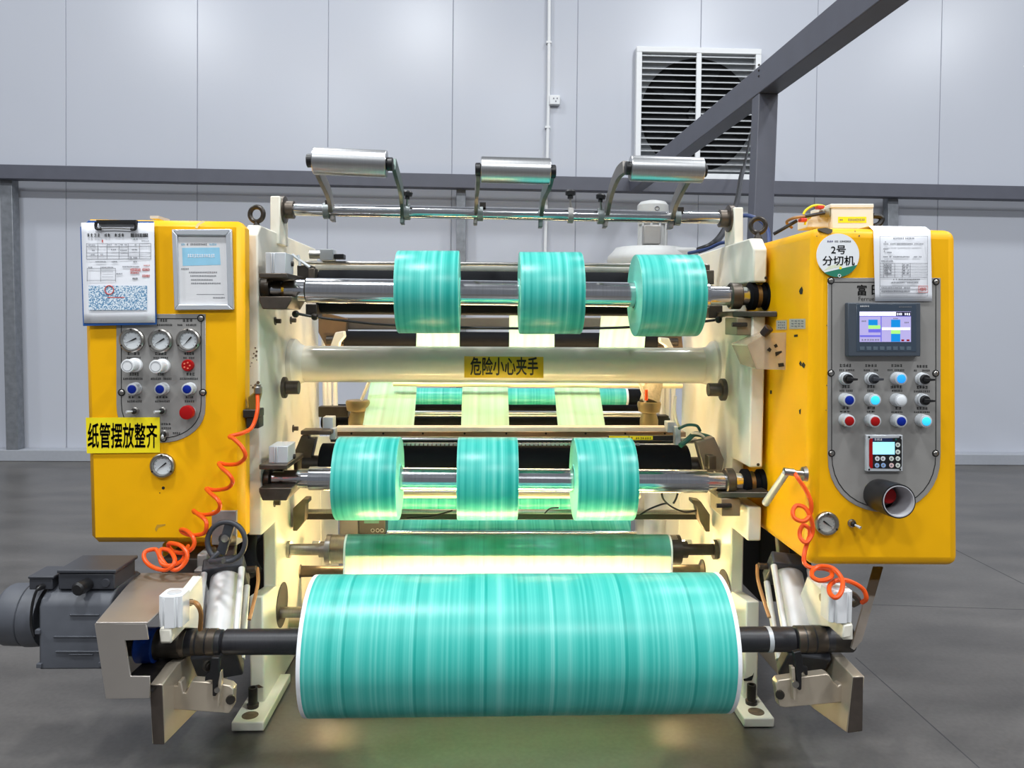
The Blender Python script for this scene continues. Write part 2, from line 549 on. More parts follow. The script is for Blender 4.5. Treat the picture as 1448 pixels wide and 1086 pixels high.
# ------------------------------------------------------------------ wall fan
yf = YW - 0.06
c0 = B(900, 66, yf); c1 = B(1076, 70, yf); c2 = B(1072, 254, yf); c3 = B(896, 252, yf)
fx0, fx1 = c0.x, c1.x; fz1, fz0 = c0.z, c3.z
fan = thing('exhaust_fan', 'large square louvred exhaust fan in a white frame high on the panel wall', 'fan', ((fx0 + fx1) / 2, yf, fz0))
fw, fh = fx1 - fx0, fz1 - fz0
FANF = mat('fan_frame_white', (226, 228, 230), 0.45, var=0.01)
mb = MB(); t = 0.055
mb.box(((fx0 + fx1) / 2, yf + 0.02, fz1 - t / 2), (fw, 0.08, t)).box(((fx0 + fx1) / 2, yf + 0.02, fz0 + t / 2), (fw, 0.08, t))
mb.box((fx0 + t / 2, yf + 0.02, (fz0 + fz1) / 2), (t, 0.079, fh - 2 * t)).box((fx1 - t / 2, yf + 0.02, (fz0 + fz1) / 2), (t, 0.079, fh - 2 * t))
mb.box(((fx0 + fx1) / 2, yf - 0.005, (fz0 + fz1) / 2), (0.05, 0.03, fh - 2 * t))
mb.build('frame', FANF, fan, bev=0.004)
# shroud plate with a round opening
FANG = mat('fan_zinc', (166, 170, 174), 0.5, 0.3, var=0.06)
cx, cz = (fx0 + fx1) / 2, (fz0 + fz1) / 2
R = fh * 0.435; n = 48
mb = MB()
o = []; q = []
for i in range(n):
    a = 2 * PI * i / n
    dx, dz = math.cos(a), math.sin(a)
    k = min((fw / 2 - t) / max(abs(dx), 1e-6), (fh / 2 - t) / max(abs(dz), 1e-6))
    o.append(V((cx + dx * k, yf + 0.052, cz + dz * k))); q.append(V((cx + dx * R, yf + 0.052, cz + dz * R)))
mb.add(o + q, [(i, (i + 1) % n, n + (i + 1) % n, n + i) for i in range(n)])
mb.build('shroud', FANG, fan)
FANB = mat('fan_dark', (14, 14, 16), 0.6)
mb = MB().box((cx, yf + 0.0575, cz), (fw - 2 * t, 0.004, fh - 2 * t))
mb.build('duct', FANB, fan)
BLADE = mat('fan_blade', (42, 43, 46), 0.5, 0.3)
for k in range(6):
    a = 2 * PI * k / 6 + 0.3
    d = V((math.cos(a), 0, math.sin(a))); s2 = V((-math.sin(a), 0, math.cos(a)))
    c = V((cx, yf + 0.05, cz))
    MB().loft([c + d * 0.1 - s2 * 0.05, c + d * 0.1 + s2 * 0.05, c + d * 0.1 + s2 * 0.05 + V((0, -.003, 0)), c + d * 0.1 - s2 * 0.05 + V((0, -.003, 0))],
              [c + d * R * .95 - s2 * 0.14, c + d * R * .95 + s2 * 0.14, c + d * R * .95 + s2 * 0.14 + V((0, -.003, 0)), c + d * R * .95 - s2 * 0.14 + V((0, -.003, 0))]).build('blade', BLADE, fan)
MB().lathe((cx, yf + 0.05, cz), (0, -1, 0), [(0, 0.1), (0.02, 0.09)]).build('hub', BLADE, fan)
SLAT = mat('louvre_zinc', (160, 163, 166), 0.4, 0.35, var=0.04)
mb = MB(); ns = 19
for i in range(ns):
    z = fz0 + t + (fh - 2 * t) * (i + 0.5) / ns
    for sx in (-1, 1):
        xa, xb = (fx0 + t, cx - 0.02) if sx < 0 else (cx + 0.02, fx1 - t)
        mb.prism([V((xa, yf - 0.012, z - 0.008)), V((xa, yf + 0.035, z + 0.016)), V((xa, yf + 0.035, z + 0.020)), V((xa, yf - 0.012, z + 0.004))], (xb - xa, 0, 0))
mb.build('louvre', SLAT, fan)

# conduit and socket box on the wall
yc = YW - 0.03
mb = MB().tube([B(777, -40, yc), B(776, 120, yc), B(771, 360, yc), B(770, 420, yc)], 0.017, 10)
for v in (180, 60, 250):
    p = B(776 - (v - 60) * .015, v, yc); mb.box((p.x, yc + .005, p.z), (0.05, 0.045, 0.02))
tag(mb.build('wall_conduit', WHITEP), 'thin white conduit pipe running down the panel wall past a socket box', 'pipe')
jb = thing('wall_socket_box', 'small white square socket box on the panel wall beside the conduit', 'socket', B(784, 148, YW - 0.03))
a = B(777, 134, YW - .06); b = B(792, 148, YW - .06)
MB().box(((a.x + b.x) / 2, YW - 0.031, (a.z + b.z) / 2), (b.x - a.x, 0.06, a.z - b.z)).build('housing', WHITEP, jb, bev=0.008)
mb = MB()
for (u, v) in ((783, 139), (788, 139), (786, 143)):
    p = B(u, v, YW - .0635); mb.box((p.x, YW - .0622, p.z), (0.01, 0.004, 0.014))
mb.build('socket_hole', INKG, jb)

# ------------------------------------------------------------------ overhead steel frame
gb = B(14, 640, 7.66)
gan = thing('steel_frame', 'dark grey box-section steel frame standing over the machine along the wall', 'frame', (gb.x, 7.66, 0.11))
ya = 7.52
bz = B(724, 258, ya).z
# beam along the wall
pL, pR = B(-60, 241, ya), B(1510, 274, ya)
h = 0.068
MB().prism([pL + V((0, 0, h)), pR + V((0, 0, h)), pR - V((0, 0, h)), pL - V((0, 0, h))], (0, 0.12, 0)).build('long_beam', STRUCT, gan, bev=0.006)
for (ut, vt, ub, vb, wpx) in ((13, 250, 22, 645, 16), (652, 268, 652, 640, 13), (1259, 282, 1262, 640, 15)):
    top = B(ut, vt, 7.66); w = wpx * S(7.66) / 2
    bot = B(ub, vb, 7.66); bot.z = 0.11
    mb = MB().loft([bot + V((-w, -w, 0)), bot + V((w, -w, 0)), bot + V((w, w, 0)), bot + V((-w, w, 0))],
                   [V((top.x + a_, 7.66 + b_, bz - 0.03)) for a_, b_ in ((-w, -w), (w, -w), (w, w), (-w, w))])
    mb.build('post', ZINC, gan, bev=0.004)
# cross beam coming towards the camera and its own post
yq = 4.3
q0 = B(898, 262, ya); q0.z = bz
q1 = B(1083, 72, yq); q1.z = bz
dirv = V((q1.x - q0.x, q1.y - q0.y, 0)).normalized(); sd = dirv.cross(V((0, 0, 1))) * 0.058
q2 = q1 + dirv * 1.5
zz = V((0, 0, 0.075))
MB().loft([q0 - sd + zz, q0 + sd + zz, q0 + sd - zz, q0 - sd - zz], [q2 - sd + zz, q2 + sd + zz, q2 + sd - zz, q2 - sd - zz]).build('cross_beam', STRUCT, gan, bev=0.005)
pt = B(1080, 95, yq); pb = B(1064, 380, yq)
w = 0.055
top = V((q1.x, q1.y, bz - 0.075)); k = (pb.x - pt.x) / (pb.z - pt.z)
bot = V((top.x + k * (0 - top.z) * 0.55, top.y, 0))
MB().loft([bot + V((-w, -w, 0)), bot + V((w, -w, 0)), bot + V((w, w, 0)), bot + V((-w, w, 0))],
          [top + V((-w, -w, 0)), top + V((w, -w, 0)), top + V((w, w, 0)), top + V((-w, w, 0))]).build('post', STRUCT, gan, bev=0.005)
mb = MB()
for (u, v) in ((1073, 92), (1073, 100), (1073, 108)):
    p = B(u, v, yq - .056); mb.lathe(p, (0, -1, 0), [(0, .006), (.004, .006)], 8)
mb.build('bolt', GUN, gan)

# black cable sagging from the fan to the machine
pts = [B(1062, 190, 7.55), B(1053, 232, 6.9), B(1048, 250, 6.4), B(1042, 285, 5.6), B(1026, 322, 4.8), B(1010, 344, 4.3), B(988, 354, 4.35)]
sp = spline(pts, 8)
mb = MB().tube(sp, [0.012 if i < 10 else 0.02 for i in range(len(sp))], 8)
tag(mb.build('power_cable', BLACK), 'thick black cable hanging in a curve beside the grey steel post', 'cable')

# ------------------------------------------------------------------ trim blower behind the machine
yb = 4.6
bc = B(915, 372, yb)
blow = thing('trim_blower', 'pale grey blower with a domed motor cap standing behind the top rewind rolls', 'blower', (bc.x, yb, 0))
s_ = S(yb)
MB().lathe((bc.x + .01, yb, B(915, 356, yb).z), (0, 0, -1), [(-0.02, 0.2), (0, 0.215), (0.03, 0.245), (0.055, 0.25), (0.085, 0.24), (0.11, 0.2)], 40).build('fan_housing', BLOWER, blow)
MB().box((bc.x + 0.17, yb - .05, B(915, 361, yb).z), (0.18, 0.26, 0.07)).build('outlet', BLOWER, blow, bev=0.02)
pz0, pz1 = B(920, 352, yb).z, B(920, 312, yb).z
mb = MB().lathe((bc.x + .03, yb, pz0), (0, 0, 1), [(0, 0.085), (pz1 - pz0, 0.075)], 24)
for k in range(10):
    a = 2 * PI * k / 10
    mb.box((bc.x + .03 + math.cos(a) * .083, yb + math.sin(a) * .083, (pz0 + pz1) / 2), (0.012, 0.012, pz1 - pz0 - .01))
mb.build('motor', BLOWER, blow)
a = B(918, 332, yb - .1)
MB().box((a.x + .015, yb - .09, a.z), (0.1, 0.06, 0.11)).build('junction_box', GREYP, blow, bev=0.006)
mz = B(920, 318, yb).z
mb = MB().lathe((bc.x + .03, yb, mz), (0, 0, 1), [(0, 0.085), (0.06, 0.095), (0.115, 0.092), (0.135, 0.075), (0.145, 0.03)], 28)
mb.m(BLOWER)
cap = mb.build('motor_cap', None, blow)
MB().m(INKG).torus((bc.x + .035, yb - .0955, mz + .085), (0, 1, 0), 0.012, 0.003, 16, 6).build('mark', None, cap)
MB().lathe((bc.x + .01, yb, 0), (0, 0, 1), [(0, 0.16), (0.02, 0.16), (0.03, 0.06), (B(915, 384, yb).z - .02, 0.06)], 20).build('stand', BLOWER, blow)
# blue air lines behind the right frame
for (pts, nm, lab) in (([B(974, 358, 4.0), B(1000, 352, 3.85), B(1022, 343, 3.75), B(1040, 345, 3.72), B(1060, 350, 3.8)], 'air_line', 'dark blue air line lying behind the top roll beside the blower'),
                       ([B(1046, 306, 3.5), B(1058, 305, 3.45), B(1075, 312, 3.4), B(1086, 326, 3.35), B(1088, 345, 3.3)], 'air_line', 'blue air line running behind the right lifting eye')):
    mb = MB().tube(spline(pts), 0.009, 8)
    tag(mb.build(nm, mat('air_line_blue', (36, 58, 110), 0.45)), lab, 'hose')
# ------------------------------------------------------------------ the slitting machine
def lathepx(mb, prof, v0, v1, Y, n=32, ku=1.0):
    """turned piece lying across the picture: prof = [(u, radius px)], axis heights v0 (first u) .. v1 (last u)"""
    a, b = B(prof[0][0], v0, Y), B(prof[-1][0], v1, Y)
    L = (b - a).length; du = prof[-1][0] - prof[0][0]
    return mb.lathe(a, b - a, [((u - prof[0][0]) / du * L, r * S(Y)) for u, r in prof], n)
def rodpx(mb, u0, v0, u1, v1, Y, r, n=24):
    return mb.cyl(B(u0, v0, Y), B(u1, v1, Y), r * S(Y), None, n)

YF = 2.75
mc = thing('slitting_machine', 'large cream-framed film slitting and rewinding machine standing in the middle of the floor', 'machine', (0.08, 3.2, 0))
zt = lambda v, Y=YF, u=350: B(u, v, Y).z
FT = 0.05
lt, lb = B(364, 330, YF), B(374, 990, YF)
rt, rb = B(1066, 340, YF), B(1052, 990, YF)
def XL(z): return lt.x + (lb.x - lt.x) * (lt.z - z) / (lt.z - lb.z)
def XR(z): return rt.x + (rb.x - rt.x) * (rt.z - z) / (rt.z - rb.z)
def wall_poly(side, pts):
    X = XL if side < 0 else XR
    a = [V((X(z), y, z)) for y, z in pts]
    return a, V((side * FT, 0, 0))
yr = 3.72
zr = 0.005
polyL = [(2.75, zt(331)), (2.80, zt(316)), (yr - 0.03, zt(316) - .0), (yr, zt(316) - .03), (yr, zr), (2.75, zr), (2.75, zt(843)), (2.93, zt(829, 2.93)), (2.93, zt(757)), (2.75, zt(757))]
U = 1075
polyR = [(2.75, zt(352, u=U)), (2.80, zt(335, u=U)), (yr - .03, zt(335, u=U)), (yr, zt(335, u=U) - .03), (yr, zr), (2.75, zr), (2.75, zt(850, u=U)), (2.93, zt(836, 2.93, U)), (2.93, zt(765, u=U)), (2.75, zt(765, u=U)),
         (2.75, zt(717, u=U)), (2.95, zt(717, u=U)), (2.95, zt(661, u=U)), (2.75, zt(661, u=U)), (2.75, zt(447, u=U)), (2.95, zt(447, u=U)), (2.95, zt(399, u=U)), (2.75, zt(399, u=U))]
frames = []
for side, poly in ((-1, polyL), (1, polyR)):
    a, e = wall_poly(side, poly)
    f = MB().prism(a, e).build('side_frame', CREAM, mc, bev=0.006)
    frames.append(f)
for side, X, ye in ((-1, XL, 4.15), (1, XR, 4.55)):
    a = [V((X(z), y, z)) for y, z in ((3.725, zr), (ye, zr), (ye, .78), (3.725, .84))]
    MB().prism(a, (side * FT, 0, 0)).build('rear_frame', CREAM, mc, bev=.005)
# paint chips on the frame fronts
mb = MB().m(RUST)
for (u, v, r) in ((361, 492, 1.2), (363, 497, 1.6), (359, 500, 1.2), (362, 503, 1.8), (358, 506, 1), (363, 509, .8), (356, 513, .8), (354, 518, .7), (365, 541, 2.4), (362, 545, 2.6), (358, 548, 1.8), (361, 552, 1.3), (355, 545, .8), (352, 540, .7)):
    mb.disc(u, v, 2.7495, r, 0.0006, 7)
mb.plate([(356, 970), (366, 968), (373, 972), (366, 973)], 2.7495, 0.0006)
mb.build('paint_speck', None, frames[0], smooth=False)
mb = MB().m(INK).plate([(1051, 960), (1056, 959), (1064, 955), (1066, 951), (1065, 957), (1063, 962), (1052, 963)], 2.7495, 0.0006)
mb.build('paint_speck', None, frames[1], smooth=False)
for (u, v) in ((1083, 393), (1072, 657)):
    MB().m(GUN).disc(u, v, 2.7495, 2.2, 0.001, 10).build('bolt', None, frames[1])
MB().boxpx(300, 768, 362, 872, 3.1, 3.6).build('dark_gap_box', mat('gap_black', (28, 27, 27), .6, spec=.2), mc, bev=.01)  # black boxes added to keep the gaps beside the frames dark
MB().boxpx(1074, 745, 1142, 852, 3.0, 3.5).build('dark_gap_box', MATS['gap_black'], mc, bev=.01)
# feet
for (fr, u0, u1, uz, vb) in ((0, 327, 373, 350, 1034), (1, 1052, 1095, 1073, 1027)):
    p0, p1 = B(u0, vb, 2.61), B(u1, vb, 2.61)
    z1 = 0.036
    mb = MB().prism([V((p0.x, 2.61, 0.004)), V((p1.x, 2.61, 0.004)), V((p1.x, 2.61, z1)), V((p0.x, 2.61, z1))], (0, 0.36, 0))
    foot = mb.build('foot', CREAM, mc, bev=0.004)
    cx_ = (p0.x + p1.x) / 2
    MB().lathe((cx_ - .005 * (1 if fr == 0 else -1), 2.655, z1), (0, 0, 1), [(0, 0.028), (0.0008, 0.028)], 20).build('oil_stain', RUST, foot)
    cx2 = B(358, 985, 2.715).x if fr == 0 else B(1062, 985, 2.715).x
    mb = MB().lathe((cx2, 2.712, z1), (0, 0, 1), [(0, 0.02), (0.012, 0.021), (0.014, 0.016), (0.07, 0.016), (0.07, 0.010), (0.05, 0.010)], 16)
    mb.m(GUN)
    mb.build('levelling_bolt', GUN, foot)
    MB().lathe((cx2 + (.01 if fr == 0 else -.01), 2.66, 0), (0, 0, 1), [(0, 0.03), (0.008, 0.03)], 24).build('foot_pad', DSTEEL, foot)
# upright plates that carry the top bar, lifting eyes
for (u0, v0, u1, v1, Y, r) in ((382, 277, 406, 338, 3.0, 8), (1038, 293, 1051, 340, 3.0, 8)):
    a = B(u0, v0, Y); b = B(u1, v1, Y)
    if u0 < 700:
        MB().boxpx(382, 277, 396, 345, Y, 3.12).build('bar_bracket', CREAM, mc, bev=0.004)
    else:
        MB().boxpx(1038, 293, 1051, 345, Y, 3.12).build('bar_bracket', CREAM, mc, bev=0.004)
for (u, v, Y) in ((363, 303, 2.95), (1072, 319, 2.95)):
    c = B(u, v, Y)
    mb = MB().torus(c, (0.25, 1, 0), 10.2 * S(Y), 3.4 * S(Y), 32, 10)
    mb.lathe((c.x, c.y, c.z - 22 * S(Y)), (0, 0, 1), [(0, 6 * S(Y)), (5 * S(Y), 6 * S(Y)), (9 * S(Y), 3.5 * S(Y)), (13 * S(Y), 3.5 * S(Y))], 16)
    mb.build('lifting_eye', GUN, mc)
# top chromed bar
YB = 3.06
rb_ = MB(); rodpx(rb_, 404, 296.5, 1034, 309, YB, 8.3, 32)
bar = rb_.build('top_bar', CHROME, mc)
for prof, v in (([(396, 10), (399, 19), (404, 19), (405, 12.5), (416, 12.5), (417, 8)], 296.5), ([(1016, 8), (1017, 12.5), (1028, 12.5), (1029, 19), (1036, 19), (1040, 10)], 309)):
    mb = MB(); lathepx(mb, prof, v, v + .3, YB)
    mb.build('collar', DSTEEL, bar)
# spare clamp ring with knob between the rider arms
mb = MB(); lathepx(mb, [(803, 11), (810, 11)], 304.5, 304.7, YB); cl = mb.build('clamp_ring', GREYP, bar)
mb = MB().m(STEEL).cyl(B(807, 294, YB), B(806.5, 280, YB), 1.6 * S(YB), None, 8)
mb.m(BLACK).lathe(B(806.5, 281, YB), (0, 0, 1), [(0, 4 * S(YB)), (4 * S(YB), 4 * S(YB)), (5 * S(YB), 7 * S(YB)), (10 * S(YB), 7.5 * S(YB)), (12 * S(YB), 6 * S(YB))], 16)
mb.build('clamp_knob', None, cl)

# big cream cross tube
YC = 3.2
mb = MB(); lathepx(mb, [(418, 25.5), (1004, 25.5)], 514.5, 517, YC, 48)
ct = mb.build('cross_tube', mat('glossy_cream', (226, 220, 202), 0.2, var=0.02, coat=0.35), mc)
mb = MB(); lathepx(mb, [(411, 35), (419, 35), (421, 33), (423, 30), (427, 27), (432, 26)], 514.5, 514.5, YC, 48); mb.build('flange', CREAM, ct)
mb = MB(); lathepx(mb, [(992, 26), (998, 27), (1002, 30), (1004, 33), (1006, 35), (1014, 35)], 517, 517, YC, 48); mb.build('flange', CREAM, ct)
for (pr, v) in (([(400, 15), (405, 15), (406, 9.5), (423, 9.5)], 548), ([(1001, 9.5), (1018, 9.5), (1019, 16), (1025, 16)], 551)):
    Y = 2.98
    mb = MB(); lathepx(mb, pr, v, v, Y, 24)
    mb.build('bearing_cap', DSTEEL, mc, bev=0.002)
# frame bolts with washers
for (u, v, side) in ((389, 454, -1), (411, 453, -1), (414, 606, -1), (388, 711, -1)):
    X = XL(B(u, v, 2.9).z); p = BX(u, v, X)
    mb = MB().lathe(p, (1, 0, 0), [(0, .016), (.003, .016), (.003, .009), (.022, .009)], 12)
    mb.build('bolt', DSTEEL, mc)

# bearing heads of the two rewind shafts: left clamps
YS = 2.80
def left_head(vp, dv, cyl_u0, cyl_u1, cyl_v0, lower):
    """vp: height of the clamp plate; the clamp cylinder stands on it"""
    h = MB().boxpx(366, vp - 1, 406, vp + 6, 2.68, 2.92).build('shaft_head', DSTEEL, mc, bev=0.003)
    mb = MB().boxpx(cyl_u0, cyl_v0, cyl_u1, vp, 2.72, 2.83)
    for k in (0.3, 0.42):
        u = cyl_u0 + (cyl_u1 - cyl_u0) * k
        mb.boxpx(u - .9, cyl_v0 + 1, u + .9, vp - 1, 2.715, 2.73)
    c = mb.build('clamp_cylinder', PLAST, h, bev=0.003)
    a = B(cyl_u1, (cyl_v0 + vp) / 2, 2.78)
    MB().lathe(B(cyl_u1 - 1, (cyl_v0 + vp) / 2 + 1, 2.8), (1, 0, 0), [(0, .006), (.012, .006), (.012, .02), (.018, .02), (.018, .009), (.03, .009)], 14).build('port', GUN, h)
    MB().boxpx(366, vp + 6, 400, vp + 36, 2.86, 2.93).build('housing', BLACK, h, bev=0.004)
    mb = MB(); lathepx(mb, [(366, 15), (383, 15), (384, 8.5), (398, 8.5)], vp + 20, vp + 20, YS, 28)
    mb.build('bearing', GUN, h)
    a = [(366, vp + 32), (366, vp + 38), (371, vp + 50), (405, vp + 50), (412, vp + 38), (412, vp + 32)]
    MB().prism([B(u, v, 2.70) for u, v in a], (0, 0.2, 0)).build('cradle', DSTEEL, h, bev=0.003)
left_head(387, 0, 375, 404, 357, 0)
left_head(658, 0, 380, 407, 631, 0)
def right_head(v, vpl, upl0, upl1):
    hd = MB(); lathepx(hd, [(upl1 - 42, 14), (upl1 - 40, 20), (upl1 - 33, 20), (upl1 - 31, 16), (upl1 - 19, 16), (upl1 - 18, 20), (upl1 - 4, 20.5), (upl1 - 1, 17)], v, v, YS, 36)
    h = hd.build('shaft_head', RUBBER, mc)
    mb = MB(); lathepx(mb, [(upl1 - 32, 17), (upl1 - 26, 17)], v, v, YS, 36); mb.build('bronze_band', mat('bronze', (120, 96, 62), .4, .8), h)
    MB().prism([B(upl0, vpl, 2.78), B(upl1, vpl, 2.68), B(upl1, vpl + 8, 2.68), B(upl0, vpl + 8, 2.78)], (0, 0.2, 0)).build('shelf', DSTEEL, h, bev=0.003)
    MB().boxpx(upl0 + 6, vpl + 9, upl0 + 33, vpl + 34, 2.76, 2.9).build('block', mat('head_block', (140, 128, 106), .45, .3), h, bev=0.003)
    mb = MB()
    for du in (0, 10):
        rodpx(mb, upl0 - 1 + du, vpl + 19, upl0 + 10 + du, vpl + 19, 2.75, 3.2, 10)
    mb.build('clamp_screw', BLACK, h)
right_head(419, 440, 1036, 1099)
right_head(683, 696, 1014, 1090)

# machined rollers between the frames
def roller(name, u0, u1, v0, v1, Y, r, material, ends=None, endmat=STEEL, endr=0.45):
    mb = MB(); lathepx(mb, [(u0, r * .93), (u0 + 1, r), (u1 - 1, r), (u1, r * .93)], v0, v1, Y, 40)
    o = mb.build(name, material, mc)
    if ends:
        for (a, b, vv) in ((ends[0], u0 + 1, v0), (u1 - 1, ends[1], v1)):
            m2 = MB(); rodpx(m2, a, vv, b, vv, Y, r * endr, 20); m2.build('journal', endmat, o)
    return o
roller('contact_roller', 452, 990, 413, 417, 3.08, 31, RUBBER, (428, 1006), GUN)
roller('contact_roller', 455, 971, 658, 660, 3.08, 31, RUBBER, (425, 1000), GUN)
roller('slitting_roller', 488, 928, 481, 484, 3.55, 13, RUBBER, (462, 958), GUN)
# bars seen above and below
roller('web_bar', 432, 1000, 371.5, 375.5, 3.2, 2.6, STEEL)
roller('spreader_bar', 446, 990, 379, 383, 3.16, 4.6, mat('bar_cream', (228, 224, 210), .35))
MB().boxpx(486, 449, 940, 466, 3.6, 3.7).build('knife_beam', mat('beam_brown', (104, 94, 84), .5, .3), mc, bev=0.004)
# between the cross tube and the lower rolls
roller('guide_bar', 556, 965, 543, 546, 3.5, 3.4, mat('bar_ivory', (224, 214, 184), .3, .2))
roller('rear_roller', 556, 920, 561, 562, 4.15, 12, RUBBER)
mb = MB(); lathepx(mb, [(560, 12.6), (884, 12.6)], 561, 562, 4.15, 40); wr = mb.build('wound_web', FILM, mc)
mb = MB(); lathepx(mb, [(884, 12.8), (887, 12.8)], 562, 562, 4.15, 40); mb.build('white_edge', COREW, wr)
roller('black_roller', 470, 945, 577, 578, 3.9, 5.5, RUBBER)
roller('steel_bar', 470, 945, 585, 586, 3.75, 4.5, ALU)
roller('black_roller', 455, 946, 597, 598, 3.6, 8, RUBBER)
# front knife bar
MB().boxpx(474, 604, 944, 611, 3.16, 3.22).build('knife_bar', mat('bar_beige', (226, 206, 178), .35, .2), mc, bev=0.003)
kb = MB().boxpx(474, 611, 970, 618, 3.19, 3.24).build('knife_rail', mat('rail_brown', (150, 128, 106), .45, .4), mc, bev=0.002)
mb = MB()
for u in (497, 542, 598, 657, 716, 772, 828, 884, 940):
    mb.disc(u, 613, 3.1895, 1.6, 0.002, 8)
mb.build('rail_screw', INK, kb)
roller('round_bar', 468, 985, 621, 623, 3.14, 4.5, ALU)
mb = MB().m(STICK).rect(861, 616.5, 889, 622, 3.085, 0.001).rect(890, 616.5, 923, 622, 3.085, 0.001).m(INK)
scribble(mb, 892, 618, 921, 621, 3.084, 9)
mb.m(BLACK).rect(925, 616, 934, 623, 3.086, 0.001)
lb_ = mb.build('scale_label', None, mc, smooth=False)
MB().boxpx(860, 616, 952, 623, 3.0865, 3.1).build('scale_bar', BLACK, mc, bev=0.001)
mb = MB()
for i in range(62):
    u = 572 + i * 6.0
    if u > 905: break
    mb.box(B(u, 628, 3.05), (0.012, 0.012, 0.01))
mb.build('toothed_strip', ALU, mc)
# cross bars below the lower rolls
roller('chrome_bar', 500, 915, 692, 693, 3.3, 2.5, CHROME)
roller('ivory_bar', 500, 905, 700, 701, 3.45, 4.0, MATS['bar_ivory'])
roller('rear_web_roller', 520, 900, 712, 713, 3.8, 11, FILM)
roller('grip_bar', 428, 988, 723, 724, 3.2, 3.4, STEEL)
MB().boxpx(432, 726, 990, 735, 3.2, 3.25).build('support_beam', mat('beam_dark', (72, 62, 52), .5, .4), mc, bev=0.003)
for (pts, sg) in (([(414, 719), (428, 706), (436, 706), (436, 712), (432, 712), (431, 737), (420, 751), (414, 751)], 1), ([(1004, 728), (991, 709), (979, 707), (979, 712), (985, 716), (990, 738), (998, 752), (1004, 752)], -1)):
    MB().prism([B(u, v, 3.14) for u, v in pts], (0, 0.06, 0)).build('beam_bracket', mat('bracket_olive', (110, 98, 78), .5, .4), mc, bev=0.003)
# rear full-width web band and controller box under it
mb = MB().prism([B(542, 735, 4.1), B(892, 735, 4.1), B(892, 752, 4.0), B(542, 752, 4.0)], (0, .003, 0))
mb.build('rear_web', FILM, mc, smooth=False)
roller('rear_chrome_bar', 548, 900, 753, 753.5, 3.9, 2.6, CHROME)
cbx = MB().boxpx(507, 735, 545, 757, 3.7, 3.8).build('controller_box', BLACK, mc, bev=0.004)
mb = MB().m(INKG)
for u in (527, 534, 540):
    mb.torus(B(u, 750, 3.697), (0, 1, 0), 2.3 * S(3.7), .6 * S(3.7), 12, 6)
mb.m(GTUBE).rect(515, 736, 536, 740, 3.6995, .001)
mb.build('dial', None, cbx)
MB().boxpx(480, 735, 507, 760, 3.72, 3.82).build('controller_bracket', mat('bracket_grey', (92, 92, 94), .4, .4), mc, bev=0.003)

# idler with the printed web, lower guide shaft and cross shaft
YI = 3.10
idl = MB(); lathepx(idl, [(468, 19), (470, 20), (956, 20), (961, 18)], 776.5, 776.5, YI, 48)
idl = idl.build('idler_roller', STEEL, mc)
for prof in ([(407, 12), (411, 12), (411, 8), (452, 8), (452, 11), (460, 11), (462, 21), (469, 21)], [(943, 20.5), (961, 20.5), (963, 12), (971, 12), (972, 8), (1008, 8), (1008, 14), (1013, 14)]):
    m2 = MB(); lathepx(m2, prof, 777, 777, YI, 32)
    m2.build('journal', STEEL if prof[0][0] < 500 else GUN, idl)
for prof, mt in (([(405, 16), (420, 16), (422, 12), (426, 8), (470, 7), (940, 7), (988, 7), (992, 14), (1011, 15)], DSTEEL),):
    m2 = MB(); lathepx(m2, prof, 808, 805, 3.3, 32)
    m2.build('guide_shaft', mt, mc)
m2 = MB(); rodpx(m2, 386, 866, 1050, 860, 2.98, 7.5, 24)
m2.build('cross_shaft', STEEL, mc)
m2 = MB(); rodpx(m2, 388, 878, 1040, 872, 3.12, 9, 20); m2.build('rear_shaft', mat('shaft_cream', (214, 196, 160), .4), mc)
# dark discs on the lower frames paint the shade inside the shaft openings
for (u, v, X, s) in ((391, 866, XL, 1), (1042, 856, XR, -1)):
    x = X(B(u, v, 2.98).z); p = BX(u, v, x)
    MB().lathe((x, 3.0, p.z), (s, 0, 0), [(0, .085), (0.0015, .085)], 32).build('opening_shade_disc', mat('opening_shade', (46, 40, 34), .7), mc)
# swing arms at the contact rollers and small fittings
for (pts, Y) in (([(466, 492), (474, 470), (486, 468), (487, 476), (480, 484), (478, 494)], 3.4), ([(955, 497), (946, 478), (934, 477), (934, 484), (942, 489), (945, 498)], 3.4)):
    MB().prism([B(u, v, Y) for u, v in pts], (0, 0.05, 0)).build('swing_arm', CREAM, mc, bev=0.004)
for (pts, Y) in (([(450, 440), (490, 450), (490, 492), (462, 492), (450, 470)], 3.56), ([(924, 470), (962, 452), (966, 492), (928, 494)], 3.58)):
    MB().prism([B(u, v, Y) for u, v in pts], (0, 0.04, 0)).build('gusset', mat('gusset_brown', (96, 76, 54), .55, .2), mc, bev=0.003)
def blk(name, u0, v0, u1, v1, Y, d, m_, bev=.003):
    return MB().boxpx(u0, v0, u1, v1, Y, Y + d).build(name, m_, mc, bev=bev)
blk('pivot_block', 420, 375, 440, 396, 3.0, .08, GUN)
blk('pivot_block', 436, 379, 445, 398, 2.97, .06, DSTEEL)
blk('valve_block', 452, 352, 471, 368, 3.15, .07, PLAST)
rl = MB(); rodpx(rl, 438, 360, 454, 360, 3.2, 6, 16); rl.build('valve_port', STEEL, mc)
blk('valve_fitting', 472, 359, 486, 366, 3.16, .05, BLACK)
for pr in ([(413, 360), (421, 366), (438, 378)], [(421, 361), (424, 370), (424, 376)]):
    MB().tube([B(u, v, 3.0) for u, v in pr], .006, 8).build('release_lever', PLAST, mc)
blk('clamp_block', 990, 382, 1010, 402, 3.02, .1, DSTEEL)
blk('clamp_fitting', 995, 374, 1004, 384, 3.05, .05, DSTEEL)
blk('hanger_block', 432, 430, 448, 448, 2.98, .1, GUN)
blk('hanger_block', 1002, 432, 1022, 450, 2.98, .1, DSTEEL)
